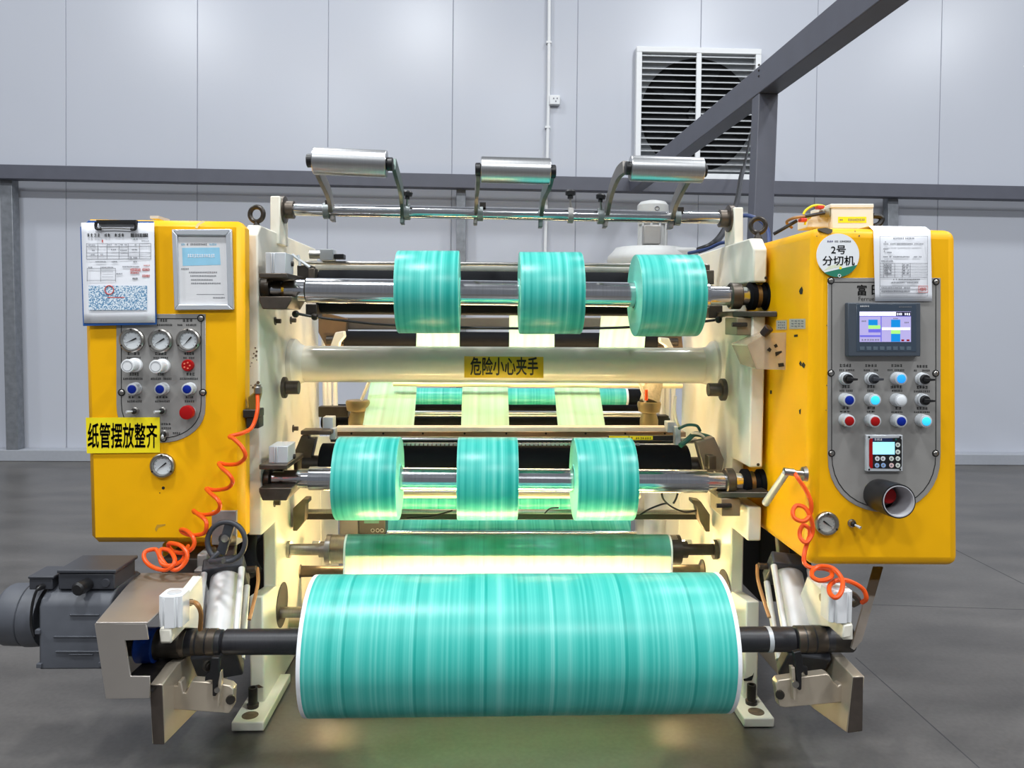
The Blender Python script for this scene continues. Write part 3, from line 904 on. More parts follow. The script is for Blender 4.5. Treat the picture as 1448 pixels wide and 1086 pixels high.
# lower contact roller mounts
blk('slide_block', 425, 609, 468, 615, 3.05, .08, DSTEEL)
blk('valve_block', 456, 590, 471, 607, 3.12, .06, PLAST)
blk('valve_block', 466, 606, 474, 622, 3.1, .05, PLAST)
for pts in ([(416, 640), (426, 616), (436, 616), (430, 650), (420, 664)], [(424, 620), (446, 620), (440, 648), (424, 652)]):
    MB().prism([B(u, v, 3.06) for u, v in pts], (0, .05, 0)).build('roller_arm', DSTEEL, mc, bev=.003)
rl = MB(); rl.lathe(B(421, 664, 2.92), (0, 0, 1), [(0, .014), (.05, .016), (.055, .02), (.06, .02)], 14); rl.build('arm_pin', DSTEEL, mc)
blk('valve_block', 944, 597, 955, 612, 3.12, .06, PLAST)
blk('valve_fitting', 955, 604, 963, 630, 3.08, .04, PLAST)
for pts in ([(996, 622), (1010, 618), (1024, 650), (1020, 672), (1006, 664)], [(985, 625), (998, 622), (1010, 668), (996, 668)]):
    MB().prism([B(u, v, 3.0) for u, v in pts], (0, .05, 0)).build('roller_arm', mat('arm_taupe', (120, 110, 100), .45, .4), mc, bev=.003)
blk('stop_block', 1002, 645, 1013, 664, 2.92, .05, DSTEEL)
# green and clear tubes at the right end of the lower knife bar
for pts, r, m_ in (([(960, 606), (972, 601), (985, 602), (990, 609)], .006, GTUBE), ([(962, 630), (972, 622), (982, 614), (994, 616), (1004, 619)], .011, GTUBE), ([(978, 612), (990, 614), (1003, 624), (1018, 634)], .005, CREAM), ([(955, 560), (954, 580), (957, 596), (960, 602)], .006, CREAM)):
    MB().tube(spline([B(u, v, 3.02 + .02 * i) for i, (u, v) in enumerate(pts)]), r, 8).build('air_tube', m_, mc)
# thin cable under the upper rolls
MB().tube(spline([B(u, v, Y) for u, v, Y in ((418, 443, 2.92), (445, 448, 2.96), (500, 455, 2.98), (560, 460, 2.98), (700, 464, 2.98), (850, 464, 2.98), (950, 459, 2.98), (1018, 452, 2.94))]), .005, 8).build('pull_cord', BLACK, mc)
for (u, v) in ((418, 444), (445, 448), (1016, 452)):
    MB().ball(B(u, v, 2.93), .014, 12).build('cord_stop', GUN, mc)
# loose cables by the lower right corner
for pts in ([(935, 692), (938, 706), (950, 717), (968, 724), (985, 722)], [(960, 692), (956, 705), (952, 712)], [(905, 728), (918, 720), (936, 713), (944, 712)]):
    MB().tube(spline([B(u, v, 3.1) for u, v in pts]), .004, 6).build('loose_cable', BLACK, mc)
MB().tube(spline([B(u, v, 3.12) for u, v in ((575, 733), (610, 730), (640, 722))]), .004, 6).build('loose_cable', BLACK, mc)
MB().tube(spline([B(u, v, 3.12) for u, v in ((770, 726), (778, 719), (790, 718))]), .003, 6).build('loose_cable', BLACK, mc)
# trim suction nozzles at both ends
def nozzle(u, top, sgn):
    s = 3.45
    prof = [(0, 16), (3, 17), (14, 15), (16, 10), (26, 13), (34, 13), (37, 10), (46, 11)]
    k = S(s)
    o = MB().lathe(B(u, top, s), (0, 0, -1), [(t * k, r * k) for t, r in prof], 24).build('trim_nozzle', mat('nozzle_bronze', (142, 126, 92), .4, .5), mc)
    return o
nozzle(506, 566, 1)
nz = nozzle(918, 568, -1)
MB().tube([B(918, 570, 3.45), B(925, 540, 3.5), B(930, 500, 3.5)], [.045, .04, .035], 14).build('suction_hose', mat('hose_taupe', (150, 142, 122), .6, var=.2, scale=80), nz)
MB().tube([B(511, 566, 3.42), B(522, 540, 3.42), B(527, 530, 3.42)], .007, 8).build('air_tube', CREAM, mc)
MB().tube([B(913, 572, 3.42), B(909, 556, 3.42), B(904, 540, 3.42)], .007, 8).build('air_tube', CREAM, mc)
MB().tube([B(914, 566, 3.4), B(914, 551, 3.4)], .007, 8).build('air_tube', ORANGE, mc)
blk('nozzle_arm', 450, 575, 492, 590, 3.5, .05, GUN)
blk('nozzle_arm', 930, 588, 946, 606, 3.5, .06, BLACK)
for u, Y in ((458, 3.66), (464, 3.66), (472, 3.66), (938, 3.66), (945, 3.66), (953, 3.66)):
    MB().tube([B(u, 470, Y), B(u + (3 if u < 700 else -2), 600, Y)], .012, 8).build('vertical_tube', WHITEP, mc)
# transparent flip guard with black lever by the right upper head
gpl = [(1035, 488), (1058, 476), (1083, 472), (1113, 470), (1112, 524), (1071, 522), (1047, 514)]
g = MB().prism([B(1057, 489, 2.62), B(1087, 471, 2.60), B(1113, 470, 2.60), B(1112, 523, 2.60), B(1070, 522, 2.62)], (0, .006, 0)).build('flip_guard', CLEAR, mc, smooth=False)
MB().prism([B(1035, 488, 2.8), B(1057, 489, 2.62), B(1071, 522, 2.62), B(1047, 515, 2.8)], (0.006, .003, 0)).build('guard_side', CLEAR, g, smooth=False)
MB().prism([B(1035, 487, 2.8), B(1057, 489, 2.62), B(1087, 471, 2.60), B(1068, 472, 2.78)], (0, 0, .004)).build('guard_top', CLEAR, g, smooth=False)
for pts in ([(1084, 495), (1088, 491), (1091, 494), (1089, 498)], [(1094, 488), (1098, 486), (1100, 490), (1096, 492)], [(1096, 498), (1105, 496), (1106, 498), (1097, 504)], [(1100, 514), (1108, 513), (1109, 518), (1101, 519)]):
    MB().plate(pts, 2.5995, .0006).build('print_speck', INK, g, smooth=False)
MB().cyl(B(1079, 473, 2.6), B(1088, 463, 2.58), .014, .016, 12).build('guard_handle', mat('handle_maroon', (44, 24, 26), .4), g, bev=.002)

# work lamps inside the machine; the front tube is added to light roll undersides
for (u0, v0, u1, v1, Y, lab, ) in ((452, 771, 968, 769, 3.32, 'long lit lamp tube lying behind the idler roller, shining up into the machine'), (500, 850, 938, 848, 3.15, 'long lit lamp tube behind the film sheet below the idler roller'), (486, 848.5, 950, 846.5, 2.76, 'added lamp tube in a light-blocking trough between the big roll and the film sheet'), (462, 506, 968, 508, 3.42, 'long lit lamp tube hidden behind the cream cross tube')):
    a, b = B(u0, v0, Y), B(u1, v1, Y)
    t = thing('work_lamp', lab, 'lamp', (a + b) / 2)
    MB().cyl(a, b, .014, None, 12).build('tube', NEOND if Y < 2.8 else NEONC if v0 > 800 else NEON if v0 > 600 else NEONB, t)
    if Y < 2.8:
        MB().prism([a + V((0, -.03, -.026)), a + V((0, .05, -.026)), a + V((0, .05, .040)), a + V((0, .053, .040)), a + V((0, .053, -.030)), a + V((0, -.03, -.030))], b - a).build('trough', PLAST, t, smooth=False)  # trough added to shade the idler and floor from this tube
    elif v0 > 800:
        ex_ = (b - a).normalized() * .16; MB().prism([a - ex_ + V((0, -.13, -.022)), a - ex_ + V((0, .09, -.022)), a - ex_ + V((0, .09, -.026)), a - ex_ + V((0, -.13, -.026))], b - a + ex_ * 2).build('light_shield_tray', PLAST, t, smooth=False)  # plate added under the tube to hold its light off the floor
    for p, q in ((a, -1), (b, 1)):
        MB().cyl(p, p + V((.03 * q, 0, 0)), .018, None, 12).build('cap', PLAST, t)
# ------------------------------------------------------------------ shafts, rolls and webs
def chrome_shaft(name, lab, v0, v1, prof, bands):
    mb = MB(); lathepx(mb, prof, v0, v1, YS, 40)
    o = mb.build(name, CHROME, ang=9)
    tag(o, lab, 'shaft', 'rewind shafts')
    for (a, b, r, m_) in bands:
        k = (a - prof[0][0]) / (prof[-1][0] - prof[0][0])
        v = v0 + (v1 - v0) * k
        m2 = MB(); lathepx(m2, [(a, r * .9), (a + 1.5, r), (b - 1.5, r), (b, r * .9)], v, v, YS, 40)
        m2.build('bearing_ring', m_, o)
chrome_shaft('rewind_shaft', 'polished chrome rewind shaft through the three upper teal rolls', 410, 419,
             [(384, 9), (400, 9), (400, 11.5), (404, 13), (417, 14.3), (417, 15), (434, 15), (434, 17.5), (1000, 17.5), (1000, 14), (1066, 13)], [(1031, 1047, 19, DSTEEL), (433, 436, 18, GUN), (1059, 1067, 18, GUN)])
chrome_shaft('rewind_shaft', 'polished chrome rewind shaft through the three lower teal rolls', 676, 681,
             [(386, 9), (402, 9), (402, 11), (421, 12), (421, 13.5), (437, 14), (437, 16.5), (997, 16.5), (997, 13), (1060, 12)], [(1024, 1037, 19, DSTEEL)])
def film_roll(lab, u0, u1, vc, rpx, group):
    Y = YS
    a, b = B(u0, vc, Y), B(u1, vc, Y)
    L = (b - a).length; R = rpx * S(Y); r = 18.2 * S(Y)
    c = (a + b) / 2
    mb = MB().m(FILMR).ring(a, b - a, [(0.0015, R - .001), (0.004, R), (L - .004, R), (L - .0015, R - .001)][::1] + [(L - .002, R - .004), (0.002, R - .004)], 96)
    mb.m(LTEAL).ring(a, b - a, [(0.0, R - .003), (L, R - .003), (L, r + .006), (0, r + .006)], 96)
    o = mb.build('film_roll')
    tag(o, lab, 'roll', group)
    MB().ring(a - V((.003, 0, 0)), b - a, [(0, r + .006), (L + .006, r + .006), (L + .006, r), (0, r)], 64).build('core', COREW if False else LTEAL, o)
    return o
for lab, u0, u1, vc in (('teal film roll leftmost on the upper chrome shaft', 563, 650, 413), ('teal film roll in the middle of the upper chrome shaft', 734, 821, 414.5), ('teal film roll rightmost on the upper shaft, showing its left face', 897, 985, 418)):
    film_roll(lab, u0, u1, vc, 58, 'finished rolls on the upper shaft')
for lab, u0, u1, vc in (('teal film roll leftmost on the lower chrome shaft, its right face showing', 478, 566, 676), ('teal film roll in the middle of the lower chrome shaft', 647.5, 731, 676.5), ('teal film roll rightmost on the lower shaft, its left face showing', 811, 893, 677)):
    film_roll(lab, u0, u1, vc, 58, 'finished rolls on the lower shaft')

# big unwind roll
YU = 2.35
ax0, ax1 = B(441, 911, YU), B(1019, 906, YU)
RU = 94.5 * S(YU)
L = (ax1 - ax0).length
mb = MB().m(FILM).ring(ax0, ax1 - ax0, [(0.012, RU), (L - .012, RU), (L - .012, RU - .01), (0.012, RU - .01)], 160)
mb.m(LTEAL).ring(ax0, ax1 - ax0, [(0.004, RU - .004), (L - .004, RU - .004), (L - .004, .05), (.004, .05)], 96)
pr = mb.build('parent_roll')
tag(pr, 'huge teal film roll on the black unwind shaft at the front of the machine', 'roll')
for t0, t1 in ((0.0, 0.012), (L - .012, L)):
    MB().ring(ax0, ax1 - ax0, [(t0, RU - .0004), (t1, RU + .0004), (t1, RU - .012), (t0, RU - .012)], 160).build('white_edge', COREW, pr)
# unwind shaft
mb = MB(); lathepx(mb, [(258, 17), (262, 19), (312, 17), (314, 14), (318, 17.5), (440, 17.5), (1020, 17.5), (1118, 17.5), (1120, 13), (1123, 18.5), (1172, 18.5), (1178, 17.5), (1204, 17)], 908, 903.5, YU, 40)
us = mb.build('unwind_shaft', SHAFTB)
tag(us, 'black rubber unwind shaft through the huge teal roll, with brown steel rings at its ends', 'shaft')
kk = lambda u: 908 - 4.5 * (u - 258) / 946
for (a, b, r, m_) in ((256, 266, 19.5, DSTEEL), (268, 280, 18.5, DSTEEL), (281.5, 293.5, 18.5, DSTEEL), (295, 307, 18.5, DSTEEL), (1124, 1135, 19, DSTEEL), (1136, 1148, 19, DSTEEL), (1149.5, 1165, 19, DSTEEL), (1167, 1203, 18.2, GUN)):
    m2 = MB(); lathepx(m2, [(a, r - 1), (a + .8, r), (b - .8, r), (b, r - 1)], kk(a), kk(a), YU, 40)
    m2.build('steel_ring', m_, us)
m2 = MB(); lathepx(m2, [(1083, 18), (1089, 18)], kk(1083), kk(1083), YU, 40); m2.build('pale_band', PLAST, us)

# printed web round the idler and down to the lamp
def strip(name, lab, secs, material, cat='film', group=None, bothw=True):
    """band of film through sections (uL, uR, v, Y)"""
    mb = MB(); vs = []; fs = []
    for (uL, uR, v, Y) in secs:
        a, b = B(uL, v, Y), B(uR, v, Y)
        vs += [a, b]
    for i in range(len(secs) - 1):
        fs.append((2 * i, 2 * i + 1, 2 * i + 3, 2 * i + 2))
    mb.add(vs, fs)
    o = mb.build(name, material)
    tag(o, lab, cat, group)
    return o
# sheet: over the top of the idler, round its front and down behind the big roll
ci = B(717, 776.5, YI); ri = 20.7 * S(YI)
xl, xr = B(492, 776, YI).x, B(944, 776, YI).x
vs = []; prof = []
for k in range(13):
    a = math.radians(120 - k * 9.6)     # from behind the top to the front-bottom
    prof.append((ci.y - math.cos(a) * ri * -1 * -1, ci.z + math.sin(a) * ri))
prof = [(ci.y + 0.10, ci.z - 0.30), (ci.y + ri * .98, ci.z - ri * .2), (ci.y + ri * .9, ci.z + ri * .45)] + prof
ylast, zlast = prof[-1]
prof += [(ylast + .001, zlast - .05), (ylast + .001, .365), (ylast - .006, .345), (ylast - .022, .336), (2.75, .348), (2.556, .36)]
gq = V((0, ylast - .021, .358))
MB().cyl(V((B(470, 780, YI).x, gq.y, gq.z)), V((B(966, 780, YI).x, gq.y, gq.z)), .0195, None, 24).build('turning_bar', STEEL, mc)
mb = MB(); vv = []; ff = []
for (y, z) in prof:
    vv += [V((xl, y, z)), V((xr, y, z))]
for i in range(len(prof) - 1):
    ff.append((2 * i, 2 * i + 1, 2 * i + 3, 2 * i + 2))
mb.add(vv, ff)
sh = mb.build('film_sheet', SHEET)
tag(sh, 'full width teal film sheet running over the idler roller behind the huge roll', 'film')
for a, b in ((xl - .008, xl), (xr, xr + .008)):
    m2 = MB(); vv = []
    for (y, z) in prof: vv += [V((a, y - .0004, z)), V((b, y - .0004, z))]
    m2.add(vv, ff)
    m2.build('white_edge', COREW, sh)
# slit strips
for lab, secs in (('slit film strip running down behind the leftmost lower roll', [(532, 592, 505, 3.75), (524, 590, 541, 3.6), (512.5, 585, 604, 3.3), (505, 575, 635, 3.18)]),
                  ('slit film strip running down behind the middle lower roll', [(655, 718, 505, 3.75), (654, 718, 541, 3.6), (652, 720, 604, 3.3), (650, 722, 635, 3.18)]),
                  ('slit film strip running down behind the rightmost lower roll', [(780, 842, 505, 3.75), (783, 846, 541, 3.6), (789, 856, 604, 3.3), (792, 860, 635, 3.18)])):
    strip('film_strip', lab, secs, STRIP, group='slit strips to the lower rolls')
for lab, secs in (('bright slit film strip rising to the leftmost upper roll', [(588, 650, 505, 3.54), (589, 650, 470, 3.46), (590, 650, 445, 3.3), (588, 652, 425, 3.2)]),
                  ('bright slit film strip rising to the middle upper roll', [(720, 784, 505, 3.54), (720, 784, 470, 3.46), (720, 783, 445, 3.3), (718, 784, 425, 3.2)]),
                  ('bright slit film strip rising to the rightmost upper roll', [(846, 910, 505, 3.54), (848, 913, 470, 3.46), (850, 914, 445, 3.3), (852, 916, 425, 3.2)])):
    strip('film_strip', lab, secs, STRIP, group='slit strips to the upper rolls')

# ------------------------------------------------------------------ rider rollers on the top bar
def rider(lab, u0, u1, v0, v1, rpx, capl, capr, arms, knobs):
    Y = 2.72
    t = thing('rider_roller', lab, 'roller', B((u0 + u1) / 2, (v0 + v1) / 2, Y), 'rider rollers above the upper shaft')
    mb = MB(); lathepx(mb, [(u0, rpx - .8), (u0 + 1, rpx), (u1 - 1, rpx), (u1, rpx - .8)], v0, v1, Y, 48)
    mb.build('roller', ALU, t)
    sl = (v1 - v0) / (u1 - u0)
    for (a, b) in (capl, capr):
        v = v0 + sl * ((a + b) / 2 - u0)
        mb = MB(); lathepx(mb, [(a, 8), (a + 1, 9.5), (b - 1, 9.5), (b, 8)], v, v, Y, 24)
        mb.build('end_cap', BLACK, t)
    for (pts, wpx, m_) in arms:                # centre line (u, v, Y) from the roller end to the bar
        pp = spline([B(u, v, y) for u, v, y in pts], 6)
        w = wpx * S(2.9) / 2
        # flat bar: thin across X, deep across the swing
        A = []; k = len(pp)
        mb = MB(); vs = []
        for i, p in enumerate(pp):
            tn = (pp[min(i + 1, k - 1)] - pp[max(i - 1, 0)]).normalized()
            nn = V((1, 0, 0)).cross(tn).normalized() * 0.024
            ex = V((w, 0, 0))
            vs += [p - ex - nn, p + ex - nn, p + ex + nn, p - ex + nn]
        fs = [(3, 2, 1, 0), tuple(4 * (k - 1) + j for j in range(4))]
        for i in range(k - 1):
            for j in range(4):
                j2 = (j + 1) % 4
                fs.append((4 * i + j, 4 * i + j2, 4 * i + 4 + j2, 4 * i + 4 + j))
        mb.add(vs, fs)
        a_ = mb.build('arm', m_, t, bev=.002)
    for (u, v, hpx, kind) in knobs:
        p = B(u, v, YB)
        mb = MB(); lathepx(mb, [(u - 4, 11.5), (u + 4, 11.5)], v, v + .1, YB, 28)
        cr = mb.build('clamp_ring', mat('ring_grey', (128, 134, 134), .4, .5) if 'ring_grey' not in MATS else MATS['ring_grey'], t)
        if kind == 'knob':
            q = B(u, v - hpx, YB - .03)
            mb = MB().m(STEEL).cyl(p + V((0, -.02, .02)), q, 1.6 * S(YB), None, 8)
            mb.m(BLACK).lathe(q, (0.1, 0, 1), [(-.006, .009), (.004, .009), (.006, .018), (.02, .02), (.026, .014)], 14)
            mb.build('clamp_knob', None, cr)
        else:
            mb = MB().box(p + V((.010, -.012, .028)), (.024, .024, .02)); mb.build('stop', GUN, cr)
AG = mat('arm_grey', (128, 124, 120), .4, .6)
AGT = mat('arm_green_grey', (96, 110, 106), .4, .5)
rider('polished rider roller leftmost on the top bar', 444, 547, 227.5, 232, 19, (434, 444), (547, 556),
      [([(444, 228, 2.74), (452, 246, 2.80), (464, 272, 2.94), (469, 296, 3.06), (471, 313, 3.07)], 6, AG), ([(557, 232, 2.74), (561, 246, 2.80), (567, 270, 2.94), (569, 300, 3.06), (569, 317, 3.07)], 5.5, AGT)],
      [(462, 298, 0, 'stop'), (576, 299.5, 20, 'knob')])
rider('polished rider roller in the middle of the top bar', 680, 778, 240, 242.5, 18.5, (672, 680), (778, 786),
      [([(676, 240, 2.74), (676, 256, 2.80), (674, 274, 2.94), (673, 300, 3.06), (672, 318, 3.07)], 5.5, AG), ([(781, 242, 2.74), (777, 258, 2.80), (769, 276, 2.94), (765, 302, 3.06), (764, 322, 3.07)], 6, AGT)],
      [(679, 301, 0, 'stop')])
rider('polished rider roller rightmost on the top bar, before the louvred fan', 891, 993, 238, 241, 18, (884, 892), (992, 999),
      [([(884, 236, 2.74), (874, 246, 2.80), (864, 272, 2.94), (858, 302, 3.06), (855, 322, 3.07)], 6, AG), ([(976, 246, 2.74), (966, 262, 2.80), (955, 286, 2.96), (950, 306, 3.06), (947, 324, 3.07)], 6.5, AG)],
      [(849, 305.5, 22, 'knob'), (957, 307.5, 0, 'ring')])
# ------------------------------------------------------------------ left pneumatic cabinet
YL = 2.65
lc = thing('pneumatic_cabinet', 'yellow cabinet with gauges and knobs on the left end of the slitting machine', 'cabinet', (B(230, 768, YL).x, 3.0, B(230, 768, YL).z))
ch = 0.03
tl, tr_, br, bl = B(114, 309, YL), B(343.5, 313, YL), B(344.5, 769, YL), B(126, 769, YL)
def foot_(l, r, z):
    xi = -.868
    return [V((l.x, YL, z)), V((r.x, YL, z)), V((r.x, 2.742, z)), V((xi, 2.742, z)), V((xi, 3.37, z)), V((l.x, 3.37, z))]
body = MB().loft(foot_(bl, br, br.z), foot_(tl, tr_, tl.z)).build('body', YEL, lc, bev=ch, seg=1, ang=20)
MB().boxpx(228, 768, 300, 789, 2.9, 3.3).build('lower_box', YEL, lc, bev=.01)
MB().prism([B(299, 722, YL - .004), B(334, 722, YL - .004), B(334, 771, YL - .004), B(299, 771, YL - .004)], (0, .03, 0)).build('corner_plate', mat('corner_grey', (128, 124, 120), .5, .2), lc, bev=.003)
MB().prism([B(334, 722, YL - .004), B(346, 714, YL + .03), B(346, 764, YL + .03), B(334, 771, YL - .004)], (-.004, .012, 0)).build('corner_plate', MATS['corner_grey'], lc)
# hanger tab on top
MB().boxpx(212, 305, 224, 309, 2.8, 2.9).build('tab', PLAST, lc)
# scratches and bolt holes
mb = MB().m(mat('scratch_pale', (244, 222, 160), .5)).plate([(276, 322), (279, 316), (287, 312), (290, 314), (282, 318), (279, 323)], 2.6485, .0004)
mb.m(RUST); mb.m(mat('smudge_brown', (190, 146, 40), .6)).plate([(219, 748), (222, 742), (234, 741), (234, 743), (224, 746), (221, 752)], YL, .0005)
mb.build('scratch', None, body, smooth=False)
for u, v, r in ((231, 690, 2.2), (226, 697, .8)):
    MB().disc(u, v, YL, r, .0006, 12).build('hole', INK, body)
# control panel
def u_panel(u0, u1, v0, vs, vb, n=18):
    """panel outline: straight top and sides down to vs, then a half oval to vb"""
    c = (u0 + u1) / 2; a = (u1 - u0) / 2
    pts = [(u0, v0), (u1, v0)]
    for k in range(n + 1):
        t = PI * k / n
        pts.append((c + a * math.cos(t), vs + (vb - vs) * math.sin(t) ** 0.85))
    return pts
def panel(parent, outline, inset, Y, screws):
    p = MB().plate(outline, Y, .003).build('control_panel', GREYP, parent, bev=.001, seg=1)
    cu = sum(u for u, v in outline) / len(outline); cv = (min(v for u, v in outline) + max(v for u, v in outline)) / 2
    hu = max(u for u, v in outline) - cu; hv = max(v for u, v in outline) - cv
    def ins(d): return [(cu + (u - cu) * (1 - d / hu), cv + (v - cv) * (1 - d / hv)) for u, v in outline]
    A, Cc = ins(inset), ins(inset + 1.1)
    mb = MB(); n = len(A)
    for i in range(n):
        j = (i + 1) % n
        mb.add([B(*A[i], Y - .0036), B(*A[j], Y - .0036), B(*Cc[j], Y - .0036), B(*Cc[i], Y - .0036)], [(0, 1, 2, 3)])
    mb.build('border_line', INK, p, smooth=False)
    for (u, v) in screws:
        m2 = MB().m(INK).disc(u, v, Y - .003, 5.2, .0008, 18)
        m2.m(STEEL).lathe(B(u, v, Y - .0038), (0, -1, 0), [(0, 3.6 * S(Y)), (.002, 3.4 * S(Y)), (.004, 2.2 * S(Y))], 16)
        m2.build('screw', None, p)
    return p
pl = panel(lc, u_panel(165, 291, 444, 572, 626), 6, YL, ((284, 450), (172, 555), (287, 555), (231, 620)))
YP = YL - .003
def gauge(parent, u, v, Y, r, ang, needle=1.0, screws=True, dial=GAUGEW):
    s = S(Y)
    c = B(u, v, Y)
    g = MB().ring(c, (0, -1, 0), [(0, r * s), (.012, r * s), (.016, (r - 1.5) * s), (.016, (r - 3.5) * s), (.008, (r - 5) * s), (0, (r - 5) * s)], 40).build('gauge', STEEL, parent)
    MB().lathe(c, (0, -1, 0), [(0, (r - 4.6) * s), (.006, (r - 4.6) * s)], 36).build('dial', dial, g)
    d = V((math.cos(ang), 0, math.sin(ang))); q = c + V((0, -.0075, 0)); w = V((0, -1, 0)).cross(d) * .0022
    l = (r - 6) * s * needle
    MB().prism([q - d * l * .95, q + w * 1.0 + d * l * .3, q + d * l * .6 + w, q + d * l * .6 - w, q - w + d * l * .3], (0, -.001, 0)).build('needle', INK, g, smooth=False)
    m2 = MB()
    for k in range(11):
        a = math.radians(225 - 27 * k); dd = V((math.cos(a), 0, math.sin(a))); ww = V((0, -1, 0)).cross(dd) * .0008
        m2.add([c + V((0, -.0064, 0)) + dd * (r - 7.5) * s - ww, c + V((0, -.0064, 0)) + dd * (r - 5.6) * s - ww, c + V((0, -.0064, 0)) + dd * (r - 5.6) * s + ww, c + V((0, -.0064, 0)) + dd * (r - 7.5) * s + ww], [(0, 1, 2, 3)])
    m2.build('scale_print', INKG, g, smooth=False)
    if screws:
        for a in (90, 210, 330):
            a = math.radians(a)
            MB().lathe(c + V((math.cos(a) * (r - 2.2) * s, -.015, math.sin(a) * (r - 2.2) * s)), (0, -1, 0), [(0, .004), (.003, .003)], 8).build('screw', GUN, g)
    return g
gauge(lc, 188, 481, YP, 17, math.radians(25)); gauge(lc, 228, 482, YP, 16.5, math.radians(32)); gauge(lc, 267.5, 481, YP, 16.5, math.radians(48))
gauge(lc, 231, 658, YL, 17, math.radians(38))
def turned(name, parent, u, v, Y, prof, m_, n=28):
    return MB().lathe(B(u, v, Y), (0, -1, 0), prof, n).build(name, m_, parent)
k = S(YP)
for (u, v) in ((192, 516), (231, 517)):
    kn = turned('regulator_knob', lc, u, v, YP, [(0, .024), (.012, .024), (.014, .019), (.05, .0215), (.058, .0225), (.062, .021)], WHITEP)
    MB().ring(B(u, v, YP) + V((0, -.0622, 0)), (0, -1, 0), [(0, .0165), (.0008, .0165), (.0008, .0155), (0, .0155)], 28).build('cap_ring', INKG, kn)
so = turned('plug_socket', lc, 266.5, 516.5, YP, [(0, .02), (.01, .02), (.014, .018)], REDB)
m2 = MB()
for a in range(5):
    c = B(266.5, 516.5, YP) + V((math.cos(a * 1.257) * .010, -.0138, math.sin(a * 1.257) * .010)); m2.lathe(c, (0, -1, 0), [(0, .003), (.0015, .003)], 8)
m2.build('contact', mat('contact_orange', (226, 120, 90), .4), so)
def button(parent, u, v, Y, lens, r=9.0, rl=7.2, h=.03):
    s = S(Y)
    b = MB().lathe(B(u, v, Y), (0, -1, 0), [(0, (r + .6) * s), (.006, (r + .6) * s), (.008, r * s), (h, r * s), (h + .001, (r - .8) * s)], 28).build('push_button', PLAST, parent)
    MB().lathe(B(u, v, Y) + V((0, -h - .0005, 0)), (0, -1, 0), [(0, rl * s), (.0025, rl * s), (.0035, (rl - .8) * s)], 28).build('lens', lens, b)
    return b
for u in (192.5, 231.5, 269.5):
    button(lc, u, 549.2, YP, BLUEB, 8, 5.8, .03)
def toggle(parent, u, v, Y, d=V((-.014, -.02, 0))):
    t = MB().lathe(B(u, v, Y), (0, -1, 0), [(0, .013), (.004, .013), (.005, .0105), (.012, .0095)], 16).build('toggle_switch', STEEL, parent)
    m2 = MB().m(INK).ball(B(u, v, Y) + V((0, -.012, 0)), .0095, 12)
    p = B(u, v, Y) + V((0, -.016, 0)); m2.m(PLAST).cyl(p, p + d, .003, .005, 10)
    m2.build('lever', None, t)
toggle(lc, 191.5, 581, YP); toggle(lc, 230.5, 581, YP); toggle(lc, 233, 613.5, YP, V((.004, -.014, -.008)))
e = turned('stop_button', lc, 270, 581.5, YP, [(0, .016), (.02, .016)], PLAST)
MB().lathe(B(270, 581.5, YP) + V((0, -.02, 0)), (0, -1, 0), [(0, .022), (.004, .0235), (.02, .0235), (.024, .022), (.025, .018)], 30).build('cap', REDB, e)
mb = MB()
for (u0, v0, u1, v1, n) in ((226, 451, 237, 455, 3), (222, 458, 244, 461, 9), (258, 451, 273, 455, 3), (251, 458, 278, 461, 11),
                            (180, 498, 198, 502, 4), (179, 504.5, 199, 507.5, 8), (219, 498, 236, 502, 4), (217, 504.5, 238, 507.5, 8), (260, 498, 275, 502, 4), (259, 504.5, 275, 507.5, 6),
                            (183, 527, 197, 531, 4), (174, 534, 202, 537, 11), (223, 527, 235, 531, 4), (213, 534, 243, 537, 12), (259, 527, 276, 531, 4), (254, 534, 280, 537, 11),
                            (181, 560, 200, 563, 4), (180, 566, 201, 569, 9), (220, 560, 238, 563, 4), (219, 566, 240, 569, 9), (262, 560, 274, 563, 2), (261, 566, 275, 569, 5),
                            (227, 598, 242, 601, 4), (228, 604, 242, 607, 5), (244, 611, 255, 614, 4)):
    scribble(mb, u0, v0, u1, v1, YP, n)
mb.build('lettering', INK, pl, smooth=False)

# yellow sticker
st = MB().plate([(121.5, 590.5), (226, 590), (226.5, 640), (123, 641)], YL - .0045, .0012).build('warning_sticker', STICK)
tag(st, 'bright yellow sticker with six black characters on the yellow cabinet below the gauges', 'sticker')
MB().textpx('纸管摆放整齐', 124, 597.5, 222.5, 634, YL - .0057, .02).build('lettering', INK, st, smooth=False)
# clipboard
YB2 = YL - .012
cb = thing('clipboard', 'blue clipboard with a filled-in white form hanging on the cabinet at the left', 'clipboard', B(168, 460, YB2))
MB().plate([(114, 321), (126, 312), (218, 313), (222, 459), (118, 461)], YB2, .004).build('board', BLUEP, cb, bev=.001, seg=1)
YQ = YB2 - .0045
ppts = []
pw = MB(); n = 10
vs = []; fs = []
for i in range(n + 1):
    t = i / n
    for j in range(9):
        w = j / 8
        uL, uR = 115 + 4 * t, 218 + 1.5 * t
        v = 315 + (457 - 315) * t - .8 * w * t
        cur = .004 * math.sin(t * 2.6) * (0.4 + w * w) * .6
        vs.append(B(uL + (uR - uL) * w - 1.6 * t * (w > .9) * 0, v, YQ - cur))
for i in range(n):
    for j in range(8):
        fs.append((i * 9 + j, i * 9 + j + 1, i * 9 + 10 + j, i * 9 + 9 + j))
pw.add(vs, fs)
sheet = pw.build('form', PAPER, cb)
md = sheet.modifiers.new('thickness', 'SOLIDIFY'); md.thickness = .0012; md.offset = -1
YT = YQ - .0052
m2 = MB().m(INK)
for i in range(11): scribble(m2, 123 + i * 4.85, 330, 127 + i * 4.85, 334.5, YT, 1)
m2.m(INK)
